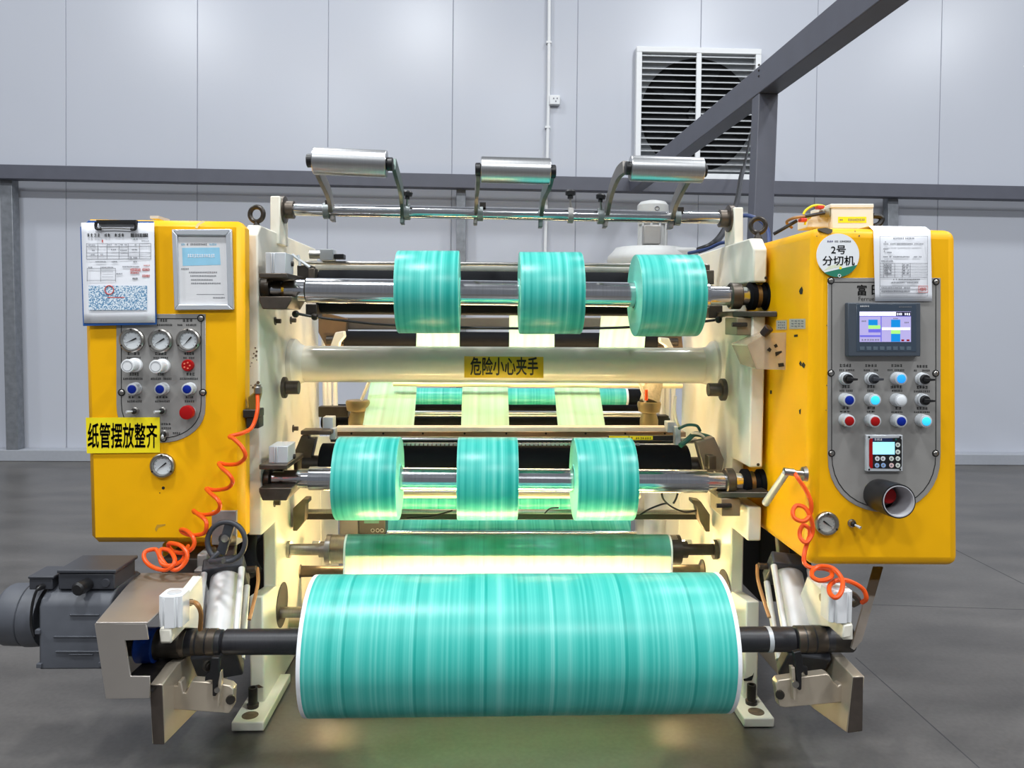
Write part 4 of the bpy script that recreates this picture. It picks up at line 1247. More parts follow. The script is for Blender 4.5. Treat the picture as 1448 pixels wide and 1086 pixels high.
for i in range(12): m2.rect(185 + i * 2.1, 330, 186 + i * 2.1 + _rng.random() * .7, 335, YT, .0004)
m2.m(INKG)
scribble(m2, 189, 337, 195, 339, YT, 3); scribble(m2, 200, 340, 211, 341.5, YT, 6)
for v in (344, 348.5, 357, 362, 366): m2.rect(122, v, 213, v + .5, YT, .0004)
for u in (122, 138, 151, 168, 181, 197, 213): m2.rect(u, 344, u + .5, 366.5, YT, .0004)
for (u0, v0, u1) in ((124, 345.5, 135), (152, 345, 166), (170, 345, 180), (189, 345, 193), (130, 353, 134), (157, 352, 164), (170, 353, 180), (186, 352, 194), (128, 359, 134), (142, 359, 146), (183, 363, 194), (158, 369, 166), (188, 369, 194), (135, 369, 150), (142, 377, 160), (125, 377, 131), (173, 376, 197), (164, 386, 173)):
    scribble(m2, u0, v0, u1, v0 + 2, YT, max(3, int((u1 - u0) / 1.8)))
for v in (379, 396): m2.rect(123, v, 163, v + .5, YT, .0004)
for u in (123, 142, 163): m2.rect(u, 379, u + .5, 398, YT, .0004)
for v in (384, 391): m2.rect(144, v, 160, v + .4, YT, .0004)
m2.m(INKR)
for (u0, v0, u1, v1) in ((184, 379.5, 199, 383.5), (201, 379, 212, 383), (184, 384.5, 197, 387), (201, 388, 212, 392), (203, 374.5, 212, 376)): scribble(m2, u0, v0, u1, v1, YT, 7)
m2.rect(144, 339, 145.6, 343, YT, .0004)
m2.rect(152, 420, 176, 421.2, YT, .0005)
m2.torus(B(154.5, 410, YT - .0006), (0, 1, 0), 6 * S(YT), .7 * S(YT), 20, 6)
m2.m(INK); scribble(m2, 185, 392.5, 195, 395, YT, 5)
m2.build('form_print', None, sheet, smooth=False)
MB().plate([(125.5, 404), (208, 404), (208, 438.5), (125.5, 438.5)], YT + .0003, .0004).build('speckle_print', PRINT, sheet, smooth=False)
m2 = MB().m(BLACK).boxpx(136, 311, 192, 315.5, YT - .012, YT + .004)
m2.m(BLACK).tube(spline([B(136, 314, YT - .006), B(135.5, 320, YT - .006), B(137, 323.5, YT - .006), B(143, 323.5, YT - .006)]), .005, 8)
m2.tube(spline([B(191.5, 314, YT - .006), B(192, 320, YT - .006), B(190.5, 324, YT - .006), B(185, 324, YT - .006)]), .005, 8)
m2.m(STEEL).tube([B(142, 323.5, YT - .006), B(160, 323, YT - .006), B(186, 324, YT - .006)], .0018, 6)
m2.build('clip', None, cb)
# framed notice
fr_ = thing('notice_frame', 'silver snap frame holding a pale notice with a blue block, beside the clipboard', 'frame', B(288, 439, YL))
YN = YL - .001
o4 = [(245, 325), (329, 324.5), (332, 438), (248.5, 438.5)]; i4 = [(252.5, 333), (321, 333.5), (323.5, 430.5), (255, 430.5)]
for i in range(4):
    j = (i + 1) % 4
    MB().prism([B(*o4[i], YN), B(*o4[j], YN), B(*i4[j], YN), B(*i4[i], YN)], (0, -.014, 0)).build('frame_rail', mat('snap_frame_silver', (206, 210, 216), .3, .5, var=.02) if 'snap_frame_silver' not in MATS else MATS['snap_frame_silver'], fr_, bev=.003)
ns_ = MB().plate([(251, 332), (322, 332.5), (325, 432), (254, 432)], YN, .004).build('notice', mat('notice_paper', (214, 214, 216), .6, var=.02), fr_, smooth=False)
m2 = MB().m(NOTICE).plate([(257.5, 350.5), (310.5, 350), (312, 374.5), (258.5, 376)], YN - .004, .0004)
scribble(m2.m(MATS['notice_blue']), 256, 344, 262, 347, YN - .004, 2)
m2.m(INKG); scribble(m2, 264, 344, 293, 347, YN - .004, 12)
m2.m(NOTICE); scribble(m2, 296, 344, 309, 347, YN - .004, 5)
m2.m(PAPER); scribble(m2, 265, 359, 304, 364, YN - .0044, 12)
m2.m(INKG)
scribble(m2, 256, 379, 267, 381.5, YN - .004, 5)
for v, a, b in ((384, 267, 307), (389, 269, 306), (394.5, 270, 301), (399.5, 270, 312)): scribble(m2, a, v, b, v + 2.2, YN - .004, 16)
m2.rect(278, 416, 317, 416.6, YN - .004, .0004); scribble(m2, 301, 420, 318, 422, YN - .004, 8)
m2.build('notice_print', None, ns_, smooth=False)

# ------------------------------------------------------------------ right control cabinet
YR = 2.39
rc = thing('control_cabinet', 'yellow control cabinet with a touch screen on the right end of the slitting machine', 'cabinet', (B(1250, 801, YR).x, 2.8, B(1250, 801, YR).z))
xr0 = B(1147, 560, YR).x
f4 = [B(1145, 320.5, YR), B(1355, 324.5, YR), B(1358, 802, YR), B(1139, 801, YR)]
f4[0].x = xr0; f4[3].x = xr0
rbody = MB().prism(f4, (0, .76, 0)).build('body', YEL, rc, bev=.032, seg=4)
# bare patches where paint has gone
m2 = MB().m(PEEL)
m2.plate([(1156, 323.5), (1165, 322.5), (1175, 325), (1174.5, 329), (1169, 331.5), (1162, 329), (1156, 326)], YR + .011, .012)
YV = YR - .0002
for (u, v, r) in ((1209, 327, 1), (1215, 333.5, 1.2), (1328, 450, .8), (1329, 484, 1), (1169, 460, .7), (1155, 334, .8), (1169, 545, .8), (1168, 580, .7)): MB().disc(u, v, YV, r, .0005, 8).build('paint_speck', PEEL, rbody, smooth=False)
m2.build('bare_patch', None, rbody, smooth=False)
m2 = MB().m(INK)
XS = xr0 - .0005
def side(pts, th=.0008, X=None):
    X = XS if X is None else X
    return [BX(u, v, X) for u, v in pts]
for pts in ([(1131, 409), (1134, 405), (1135.5, 410), (1134.5, 416), (1131.5, 416), (1130, 412)], [(1123, 473.5), (1128, 473), (1128, 476), (1123, 476.5)], [(1130, 514), (1132, 510), (1134, 514), (1132, 518)], [(1133, 517), (1136, 512), (1139, 516), (1137, 521)], [(1130, 580), (1132.5, 578), (1132, 586), (1130.5, 585)], [(1089, 552), (1091.5, 552), (1091.5, 557), (1089, 557)]):
    m2.prism(side(pts), (-.0006, 0, 0))
m2.build('chip_speck', None, rbody, smooth=False)
for i, (u0, v0, u1, v1) in enumerate(((1098, 453, 1112.5, 466), (1116.5, 451, 1139, 465))):
    np_ = MB().prism(side([(u0, v0), (u1, v0 - .3), (u1, v1), (u0, v1 + .3)]), (-.001, 0, 0)).build('name_plate', mat('plate_silver', (186, 184, 178), .4, .3) if i == 0 else MATS['plate_silver'], rc, smooth=False)
    m2 = MB()
    for q in range(3):
        for j in range(4):
            a = u0 + 2 + (u1 - u0 - 4) * (j + .1) / 4; b = a + (u1 - u0 - 4) / 4 * .7; v = v0 + 2 + q * 3.7
            m2.prism(side([(a, v), (b, v), (b, v + 1.6 + (j + q) % 2), (a, v + 1.6)], X=XS - .001), (-.0004, 0, 0))
    m2.build('lettering', INKG, np_, smooth=False)
# panel
pr_ = panel(rc, u_panel(1170, 1329.5, 393, 642, 724), 5.5, YR, ((1175, 397), (1323.5, 398.5), (1175, 527.5), (1323, 528), (1176, 641), (1323, 641)))
YP2 = YR - .003
m2 = MB()
m2.textpx('富', 1212, 402.5, 1225.5, 418, YP2, .014); m2.textpx('日', 1232.5, 403, 1243, 417, YP2, .014)
m2.textpx('Ferrue', 1214, 419.5, 1236, 425.5, YP2, 0.0)
for (u0, v0, u1, v1, n) in ((1187, 514.5, 1204, 519, 4), (1184, 522, 1208, 525, 10), (1223, 515, 1240, 519, 4), (1221, 522, 1242, 525, 9), (1260, 515, 1276, 519, 4), (1255, 522, 1279, 525, 10), (1296, 516, 1312, 520, 4), (1292, 522.5, 1315, 525.5, 10),
                            (1190, 544.5, 1202, 548.5, 3), (1187, 551, 1206, 554, 8), (1226, 544.5, 1238, 548.5, 3), (1226, 551, 1238, 554, 5), (1259, 545, 1276, 549, 4), (1261, 551, 1276, 554, 6), (1296, 545.5, 1312, 549.5, 4), (1292, 552, 1315, 555, 9),
                            (1190, 575, 1202, 578.5, 2), (1187, 581, 1203, 583, 3), (1226, 575, 1238, 578.5, 2), (1225, 581, 1238, 583, 2), (1261, 575, 1275, 579, 3), (1260, 581.5, 1276, 584, 7), (1296, 575.5, 1312, 579, 4), (1292, 581.5, 1315, 584, 9)):
    scribble(m2, u0, v0, u1, v1, YP2, n)
m2.build('lettering', INK, pr_, smooth=False)
# touch screen
HMI = mat('screen_housing', (66, 74, 84), .4, var=.03)
ts = MB().boxpx(1199, 428, 1302, 504, YP2 - .022, YP2).build('touch_screen', HMI, rc, bev=.003)
YH = YP2 - .022
MB().rect(1211, 430.5, 1295.5, 497, YH, .0008).build('front_panel', mat('screen_front', (58, 70, 84), .3, var=.02), ts, bev=.0004, seg=1)
YH -= .0008
m2 = MB().m(SCRL).rect(1215.5, 440.5, 1288, 483.5, YH, .0006)
y2 = YH - .0006
m2.m(SCRB).rect(1215.5, 441, 1267, 446.5, y2, .0003).rect(1247, 463, 1287, 466.5, y2, .0003)
m2.m(mat('screen_dark', (40, 40, 60), .4)).rect(1267, 441, 1288, 447, y2, .0003)
m2.m(SCRB); scribble(m2, 1268, 442.5, 1276, 445.8, y2 - .0003, 3); scribble(m2, 1279, 442.5, 1287, 445.8, y2 - .0003, 3)
m2.m(SCRD).rect(1215.5, 446.7, 1288, 447.6, y2, .0003).rect(1245.3, 447.6, 1246.6, 483, y2, .0003).rect(1228, 465.5, 1245, 470, y2, .0003).rect(1216, 474, 1245, 476.5, y2, .0003)
m2.m(SCRC).rect(1228, 452, 1241, 460, y2, .0003).rect(1260, 452, 1273, 463, y2, .0003).rect(1260, 472, 1273, 483.2, y2, .0003)
m2.m(SCRG).rect(1228, 460, 1245, 464.8, y2, .0003).rect(1260, 467, 1273, 472, y2, .0003)
m2.m(INKG); scribble(m2, 1218, 453, 1225, 455, y2, 3); scribble(m2, 1218, 479.5, 1244, 481.5, y2, 7); scribble(m2, 1279, 455, 1285, 457, y2, 3); scribble(m2, 1263, 449.5, 1270, 451, y2, 4)
m2.m(REDB).rect(1274.5, 480, 1278.5, 482.5, y2, .0003).rect(1282, 480, 1286, 482.5, y2, .0003)
m2.build('screen', None, ts, smooth=False)
m2 = MB().m(mat('screen_key', (84, 98, 110), .4))
for i in range(8): m2.rect(1216 + i * 9.4, 490, 1222.5 + i * 9.4, 495, YH, .0006)
m2.build('key', None, ts, bev=.0002, seg=1)
m2 = MB().m(WHITEP); scribble(m2, 1216, 431.8, 1229, 434, YH, 6); m2.m(INKG); scribble(m2, 1271, 433, 1289, 435, YH, 10); m2.build('lettering', None, ts, smooth=False)
# buttons and selectors
def selector(u, v, m_=BLACK):
    s = S(YP2)
    b = MB().lathe(B(u, v, YP2), (0, -1, 0), [(0, 9.3 * s), (.006, 9.3 * s), (.008, 8.6 * s), (.02, 8.6 * s), (.021, 7.8 * s)], 28).build('selector_switch', PLAST, rc)
    c = B(u, v, YP2) + V((0, -.0205, 0))
    m2 = MB().lathe(c, (0, -1, 0), [(0, 7.2 * s), (.010, 6.6 * s)], 24)
    m2.prism([c + V((-.010, -.01, -.006)), c + V((-.010, -.01, .006)), c + V((.022, -.01, .003)), c + V((.022, -.01, -.003))], (0, -.012, 0))
    m2.build('handle', m_, b, bev=.001)
colu = (1194.5, 1230.5, 1267, 1302)
selector(colu[0], 535); selector(colu[1], 535, MOTORD); button(rc, colu[2], 534.5, YP2, BLUEL, 8.8, 6.2); selector(colu[3], 535.5)
button(rc, colu[0], 564.5, YP2, BLUEB, 8.8, 6.4); button(rc, colu[1], 564.5, YP2, CYANL, 8.8, 6.4); button(rc, colu[2], 565, YP2, WHITEB, 8.8, 7.0); selector(colu[3], 565)
button(rc, colu[0], 593.5, YP2, REDB, 8.8, 6.6); button(rc, colu[1], 594, YP2, REDB, 8.8, 6.6); button(rc, colu[2], 594, YP2, BLUEB, 8.8, 6.4); button(rc, colu[3], 594, YP2, CYANL, 8.8, 6.2)
# tension controller
tcx = MB().boxpx(1225, 615, 1277, 667, YP2 - .014, YP2).build('tension_controller', PLAST, rc, bev=.003)
yt = YP2 - .014
m2 = MB().m(BLACK).plate([(1231, 620), (1273, 619), (1275, 622), (1275, 659), (1272, 663), (1231, 662), (1229, 659), (1229, 622)], yt, .0008)
m2.m(REDB).plate([(1230, 620), (1234, 620), (1234, 662), (1231, 662), (1229, 658), (1229, 624)], yt - .0008, .0004)
m2.m(mat('navy_strip', (24, 40, 84), .4)).rect(1234, 619.5, 1262, 624, yt - .0008, .0004)
m2.m(WHITEP); scribble(m2, 1236.5, 620, 1250, 623, yt - .0012, 5)
m2.m(MATS['lit_cyan_lens']); m2.m(GTUBE).disc(1267, 621.5, yt - .0008, 1.5, .0005, 10)
m2.build('faceplate', None, tcx, smooth=False)
MB().rect(1234, 625, 1265, 642.5, yt - .0008, .0008).build('screen', LCD, tcx, smooth=False)
KEYP = mat('key_pale', (206, 214, 204), .4)
for (u, v, m_) in ((1269.5, 629, KEYP), (1269.5, 639, KEYP), (1240.5, 648.5, WHITEB), (1248.5, 648.5, WHITEB), (1260.5, 648.5, KEYP), (1269.5, 648.5, KEYP), (1240, 658, 'b'), (1249, 658, 'b'), (1260.5, 658, 'r'), (1269.5, 658, KEYP)):
    mm = m_ if not isinstance(m_, str) else (mat('key_blue', (138, 170, 214), .4) if m_ == 'b' and 'key_blue' not in MATS else MATS['key_blue'] if m_ == 'b' else mat('key_rose', (220, 188, 186), .4))
    kk_ = MB().disc(u, v, yt - .0008, 3.4, .0014, 18).build('key', mm, tcx)
    MB().disc(u, v, yt - .0022, 1.5, .0004, 8).build('key_mark', INKG, kk_)
for (u, v) in ((1229, 618, ), (1273, 618), (1229, 664), (1273, 664)):
    MB().disc(u, v, yt, 1.4, .0008, 10).build('screw', INK, tcx)
# speed dial shroud: open black tube with a red knob inside
c = B(1242, 699, YP2)
dn = V((-.02, -1, 0.055))
rn = .0525
tb = MB().ring(c, dn, [(0, rn - .004), (0.02, rn - .002), (.10, rn), (.125, rn - .001), (.125, rn - .007), (.03, rn - .010), (0.0, rn - .010)], 44).build('dial_shroud', BLACK, rc)
MB().ring(c + dn.normalized() * .125, dn, [(-.01, rn - .0065), (.0015, rn - .005), (.0015, rn - .0075), (-.04, rn - .012), (-.1, rn - .012), (-.1, rn - .0105)], 44).build('liner', mat('liner_grey', (176, 176, 180), .45), tb)
MB().lathe(c + dn.normalized() * .002, dn, [(0, .04), (.004, .04)], 32).build('dial_plate', GREYP, tb)
MB().lathe(c + dn.normalized() * .006 + V((.002, 0, .006)), dn, [(0, .027), (.05, .026), (.058, .022)], 28).build('dial_knob', REDB, tb)
gauge(rc, 1168, 739.5, YR, 17, math.radians(145), 1.0, True, mat('gauge_grey', (176, 178, 172), .4))
toggle(rc, 1204, 739.5, YR, V((.012, -.02, -.006)))

# round sign
yd = YR - .0035
rs = MB().disc(1184.5, 361, yd, 31, .002, 64).build('round_sign', mat('sign_white', (232, 235, 238), .4, var=.01))
tag(rs, 'round white sign with a green foot and black characters on the right cabinet', 'sign')
yd -= .002
m2 = MB().m(GREEN)
R_ = 30.8; cu, cv = 1184.5, 361
a0, a1 = math.radians(128), math.radians(26)
pts = [(cu + R_ * math.cos(a1 + (a0 - a1) * i / 20), cv + R_ * math.sin(a1 + (a0 - a1) * i / 20)) for i in range(21)]
m2.plate(pts, yd, .0003)
m2.m(mat('sign_cream', (222, 226, 200), .4)).plate([(cu - 20, cv + 22), (cu - 5, cv + 18), (cu + 8, cv + 15.5), (cu + 4, cv + 12), (cu - 12, cv + 15)], yd, .0002)
m2.m(STICK).disc(1188.5, 379, yd - .0002, 2, .0002, 12)
m2.m(PAPER).torus(B(1187, 390, yd - .0005), (0, 1, 0), 2 * S(yd), .5 * S(yd), 12, 6)
m2.m(INK).textpx('2号', 1175, 347, 1196, 359.5, yd, .016)
m2.textpx('分切机', 1163, 361.5, 1208.5, 375.5, yd, .016)
m2.m(mat('sign_violet', (70, 60, 130), .5)); scribble(m2, 1169.5, 340, 1178, 342.5, yd, 3); m2.m(INKG); scribble(m2, 1180, 340, 1191, 342.5, yd, 6); m2.m(INK); scribble(m2, 1191, 340, 1203.5, 342.5, yd, 6)
m2.build('lettering', None, rs, smooth=False)
# paper sheet folded over the cabinet top
yp = YR - .006
vs = []; fs = []
path = [(321.2, YR + .12), (321.0, YR + .05), (322.5, YR + .026), (326, YR + .008), (331, YR - .003), (340, yp)] + [(340 + 86 * i / 8, yp - .004 * math.sin(i / 8 * PI) - .001) for i in range(1, 9)]
zc = B(1277, 323, YR + .03).z
for i, (v, y) in enumerate(path):
    t = i / (len(path) - 1)
    a, b = B(1234 + 3.5 * t if i > 2 else 1234, v, y if i > 2 else YR), B(1315 + 3 * t if i > 2 else 1315, v, y if i > 2 else YR)
    if i <= 2:
        a = V((a.x, y, B(1277, 321.8, YR + .03).z + .003)); b = V((b.x, y, a.z))
    vs += [a, b]
for i in range(len(path) - 1): fs.append((2 * i, 2 * i + 1, 2 * i + 3, 2 * i + 2))
hp = MB().add(vs, fs).build('paper_form', PAPER)
md = hp.modifiers.new('thickness', 'SOLIDIFY'); md.thickness = .001; md.offset = 0
tag(hp, 'white printed form folded over the top of the control cabinet above the touch screen', 'paper')
yq_ = yp - .0065
m2 = MB().m(INKG)
scribble(m2, 1263, 335.5, 1293, 338.5, yq_, 14)
for (u, v0, v1) in ((1244, 334, 419), (1311.5, 334, 419)): m2.rect(u, v0, u + .4, v1, yq_, .0003)
for v in (334, 418.5): m2.rect(1244, v, 1312, v + .4, yq_, .0003)
for (u0, v, u1, n) in ((1249, 341, 1253, 2), (1249, 344, 1306, 30), (1249, 351, 1256, 4), (1250, 354, 1253, 2), (1255, 356, 1261, 3), (1249, 362, 1286, 22), (1290, 362, 1303, 7), (1246, 368, 1263, 8), (1263, 394, 1303, 22), (1258, 398.5, 1299, 22)): scribble(m2, u0, v, u1, v + 2, yq_, n)
for v in (372, 376.5, 380.5, 384.5, 388.5, 392): m2.rect(1244, v, 1311.5, v + .4, yq_, .0003)
for u in (1249, 1254, 1265, 1276, 1287): m2.rect(u, 372, u + .4, 392.3, yq_, .0003)
for q in range(4):
    for (a, b) in ((1250, 1261), (1277, 1280), (1282, 1285)): scribble(m2, a, 373.4 + 4 * q, b, 375.4 + 4 * q, yq_, 4 if b - a > 4 else 2)
for v in (404, 409, 414): m2.rect(1244, v, 1311.5, v + .5, yq_, .0003)
scribble(m2, 1246, 405.5, 1287, 408, yq_, 22); scribble(m2, 1246, 410.5, 1287, 413, yq_, 22)
m2.m(INKR)
for v in (404, 413): m2.rect(1299, v, 1312, v + .6, yq_ - .0003, .0003)
for u in (1299, 1311.5): m2.rect(u, 404, u + .6, 413.6, yq_ - .0003, .0003)
scribble(m2, 1301, 406, 1310, 411, yq_ - .0003, 5)
m2.build('form_print', None, hp, smooth=False)

# sticker on the cream tube
yk_ = YC - 25.5 * S(YC) - .0005
vs = []; fs = []
for i in range(33):
    v = 501 + 33 * i / 32
    off = (517.5 - v) / 25.5
    y = YC - math.sqrt(max(0, 1 - off * off)) * 25.6 * S(YC) - .0012
    vs += [B(656.5, v, y), B(768.5, v + .6, y)]
for i in range(32): fs.append((2 * i, 2 * i + 1, 2 * i + 3, 2 * i + 2))
ws = MB().add(vs, fs).build('warning_sticker', STICKD)
md = ws.modifiers.new('thickness', 'SOLIDIFY'); md.thickness = .0006; md.offset = 0
tag(ws, 'aged yellow sticker with six black characters wrapped on the cream cross tube', 'sticker')
m2 = MB()
gv, gf = glyphs('危险小心夹手', .02)
x0 = min(p.x for p in gv); x1 = max(p.x for p in gv); y0 = min(p.y for p in gv); y1 = max(p.y for p in gv)
out = []
for p in gv:
    u = 665 + (p.x - x0) / (x1 - x0) * 96; v = 531 - (p.y - y0) / (y1 - y0) * 26.5
    off = (517.5 - v) / 25.5
    out.append(B(u, v, YC - math.sqrt(max(0, 1 - off * off)) * 25.6 * S(YC) - .0032))
bm = bmesh.new()
bv = [bm.verts.new(p) for p in gv]
for f in gf:
    try: bm.faces.new([bv[i] for i in f])
    except ValueError: pass
for i in range(1, 24):
    bmesh.ops.bisect_plane(bm, geom=bm.verts[:] + bm.edges[:] + bm.faces[:], plane_co=(0, y0 + (y1 - y0) * i / 24, 0), plane_no=(0, 1, 0))
bm.verts.index_update()
out = []
for q in bm.verts:
    u = 665 + (q.co.x - x0) / (x1 - x0) * 96; v = 531 - (q.co.y - y0) / (y1 - y0) * 26.5
    off = (517.5 - v) / 25.5
    out.append(B(u, v, YC - math.sqrt(max(0, 1 - off * off)) * 25.6 * S(YC) - .0028))
m2.add(out, [tuple(q.index for q in f.verts) for f in bm.faces])
bm.free()
m2.build('lettering', INK, ws, smooth=False)

# junction box on the right cabinet
YJ = 2.62
jb2 = thing('terminal_box', 'cream terminal box with loose wires and yellow strip label atop the control cabinet', 'box', B(1205, 321, YJ))
MB().boxpx(1176, 289, 1235.5, 324, YJ, YJ + .16).build('housing', CREAM, jb2, bev=.004)
MB().prism([B(1175, 288, YJ - .003), B(1236, 288, YJ - .003), B(1236, 294, YJ - .003), B(1175, 294, YJ - .003)], (0, .17, 0)).build('lid', CREAM, jb2, bev=.003)
m2 = MB().m(STICK).rect(1185, 306.5, 1225, 315, YJ, .0008); m2.m(INKG); scribble(m2, 1187, 309.5, 1192, 312, YJ - .0008, 2); scribble(m2, 1199, 309, 1223, 312.5, YJ - .0008, 10)
m2.build('strip_label', None, jb2, smooth=False)
MB().boxpx(1142, 303, 1176, 322, YJ + .03, YJ + .12).build('side_box', CREAM, jb2, bev=.004)
MB().lathe(B(1168, 301, YJ + .02), (.8, -.6, 0), [(-.02, .013), (-.004, .013), (0, .016), (.014, .016), (.016, .011)], 18).build('cable_gland', mat('gland_khaki', (140, 136, 112), .5), jb2)
W = lambda pts, r, m_: MB().tube(spline([B(u, v, y) for u, v, y in pts]), r, 8).build('wire', m_, jb2)
W([(1136, 303, YJ), (1140, 297, YJ), (1150, 291, YJ), (1160, 290.5, YJ), (1166, 292, YJ)], .004, STICK)
W([(1166, 301, YJ), (1150, 304, YJ), (1138, 306, YJ)], .006, BLACK)
W([(1138, 306, YJ), (1124, 308, YJ), (1114, 312, YJ + .03), (1113, 316, YJ + .05), (1120, 322, YJ + .06)], .005, AMBER)
W([(1127, 312, YJ + .02), (1110, 322, YJ + .03), (1094, 331, YJ + .05)], .006, BLACK)
W([(1234, 305, YJ + .05), (1243, 306, YJ + .05), (1247, 310, YJ + .05), (1243, 317, YJ + .05), (1236, 320, YJ + .05)], .010, BLACK)
W([(1138, 318, YJ), (1140, 312, YJ), (1146, 307, YJ + .02)], .004, STICK)
for (u, v) in ((1161, 292), (1137, 310)):
    MB().boxpx(u - 4, v - 2, u + 5, v + 3, YJ - .01, YJ + .02).build('wire_joint', mat('joint_red', (206, 60, 46), .4) if 'joint_red' not in MATS else MATS['joint_red'], jb2, bev=.003)
# ------------------------------------------------------------------ drive motor, unwind arms, cylinders, hoses
YM = 2.34
mo = thing('drive_motor', 'dark grey electric drive motor with terminal boxes at the left end of the unwind arms', 'motor', (B(100, 948, YM).x, YM + .1, B(100, 948, YM).z))
mx0, mx1 = B(50, 900, YM).x, -1.13
z0, z1 = B(100, 947, YM).z, B(100, 849, YM).z
yb0, yb1 = YM, YM + .25
prof = [(yb0, z0), (yb0, z1 - .02), (yb0 + .012, z1), (yb0 + .06, z1 + .028), (yb1 - .06, z1 + .028), (yb1, z1 - .01), (yb1, z0)]
MB().prism([V((mx0 + .01, y, z)) for y, z in prof], (mx1 - mx0, 0, 0)).build('stator', MOTOR, mo, bev=.006)
m2 = MB()
for (u0, u1, v) in ((98, 140, 869), (75, 140, 900), (78, 142, 921), (97, 131, 925)):
    m2.boxpx(u0, v, u1, v + 1.8, YM - .004, YM + .01)
for (u, v) in ((54, 942), (52, 894), (142, 940)): m2.boxpx(u - 3, v - 3, u + 4, v + 3, YM - .008, YM + .01)
m2.build('fin', MOTOR, mo, bev=.001)
ym = YM + .12
mb = MB(); lathepx(mb, [(10, 34), (13, 39), (18, 41.5), (44, 42), (46, 40), (47, 43), (54, 43), (70, 42)], 868, 868.5, ym, 48)
mb.build('fan_cover', MOTOR, mo)
tb1 = MB().boxpx(82, 811, 162, 834, YM + .03, YM + .17).build('terminal_box', MOTORD, mo, bev=.004)
MB().prism([B(80, 811, YM + .025), B(164, 811, YM + .025), B(164, 806, YM + .025), B(80, 806, YM + .025)], (0, .15, 0)).build('lid', MOTORD, tb1, bev=.003)
MB().lathe(B(124, 826, YM + .03), (-.15, -1, 0), [(0, .019), (.02, .019), (.022, .021), (.045, .020), (.05, .014)], 18).build('cable_gland', BLACK, tb1)
MB().lathe(B(150, 824, YM + .03), (0, -1, 0), [(0, .013), (.006, .012)], 16).build('plug', MOTORD, tb1)
tb2 = MB().boxpx(41, 818, 74, 834, YM + .03, YM + .11).build('terminal_box', MOTORD, mo, bev=.003)
MB().prism([B(39, 819, YM + .027), B(76, 819, YM + .027), B(76, 815, YM + .027), B(39, 815, YM + .027)], (0, .10, 0)).build('lid', MOTORD, tb2, bev=.003)
MB().tube(spline([B(60, 829, YM + .02), B(54, 832, YM + .005), B(49, 842, YM + .0), B(45, 860, YM - .005), B(44, 884, YM + 0), B(48, 900, YM + .0)]), .004, 8).build('cable', BLACK, mo)
MB().lathe(B(61, 829, YM + .03), (-.3, -1, 0), [(0, .009), (.018, .009)], 12).build('cable_gland', BLACK, tb2)
# stainless guard over the drive coupling
YG = 2.14
SST = mat('stainless_sheet', (166, 160, 154), .36, .6, var=.05, scale=6)
dg = thing('drive_guard', 'folded stainless steel guard over the drive beside the motor, open at the shaft end', 'guard', (B(180, 985, YG).x, YG + .15, B(180, 985, YG).z))
tzz = B(170, 880, YG).z
xl_, xr_ = B(135, 880, YG).x, B(209, 880, YG).x
ye = 2.56
MB().prism([V((xl_, YG, tzz)), V((xr_, YG, tzz)), V((B(285, 815, ye).x, ye, tzz)), V((B(194, 815, ye).x, ye, tzz))], (0, 0, -.006)).build('top', SST, dg, bev=.002)
MB().plate([(135, 881), (208, 881), (211, 903.5), (178, 904.5), (186, 955), (213, 955), (213, 986), (151, 987)], YG + .006, .006).build('front', SST, dg, bev=.001, seg=1)
MB().prism([V((xl_, YG + .006, tzz - .006)), V((B(194, 815, ye).x, ye, tzz - .006)), V((B(200, 900, ye).x, ye, B(200, 950, ye).z)), V((B(151, 986, YG + .006).x, YG + .006, B(151, 986, YG).z))], (.006, 0, 0)).build('side', SST, dg)
MB().prism([V((B(160, 900, YG).x, 2.45, tzz - .02)), V((B(224, 900, YG).x, 2.45, tzz - .02)), V((B(224, 985, YG).x, 2.45, B(180, 985, YG).z)), V((B(160, 985, YG).x, 2.45, B(180, 985, YG).z))], (0, .02, 0)).build('back', GUN, dg)
MB().prism([V((B(152, 985, YG).x, YG + .007, B(180, 985, YG).z)), V((B(212, 985, YG).x, YG + .007, B(180, 985, YG).z)), V((B(206, 985, YG).x, 2.449, B(180, 985, YG).z)), V((B(160, 985, YG).x, 2.449, B(180, 985, YG).z))], (0, 0, .006)).build('bottom', GUN, dg)
mb = MB(); lathepx(mb, [(196, 22), (198, 24), (221, 24), (223, 21)], 912, 912, YU, 36)
cp = mb.build('drive_coupling', DBLUE)
tag(cp, 'blue drive coupling inside the stainless guard on the end of the unwind shaft', 'coupling')
mb = MB(); lathepx(mb, [(223, 21), (226, 19), (258, 19)], 911, 910, YU, 36); mb.build('hub', GUN, cp)
mb = MB(); lathepx(mb, [(176, 15), (197, 15)], 912, 912, YU, 24); mb.build('input_shaft', GUN, cp)
# gear post between the motor, guard and machine frame
MB().boxpx(228, 790, 300, 818, 2.75, 3.0).build('arm_base', mat('base_brown', (88, 80, 74), .5, .3), mc, bev=.004)
MB().boxpx(278, 784, 292, 806, 2.62, 2.72).build('hose_clamp', GREYP, mc, bev=.006)
MB().boxpx(274, 806, 288, 817, 2.58, 2.66).build('hose_clamp', GREYP, mc, bev=.004)

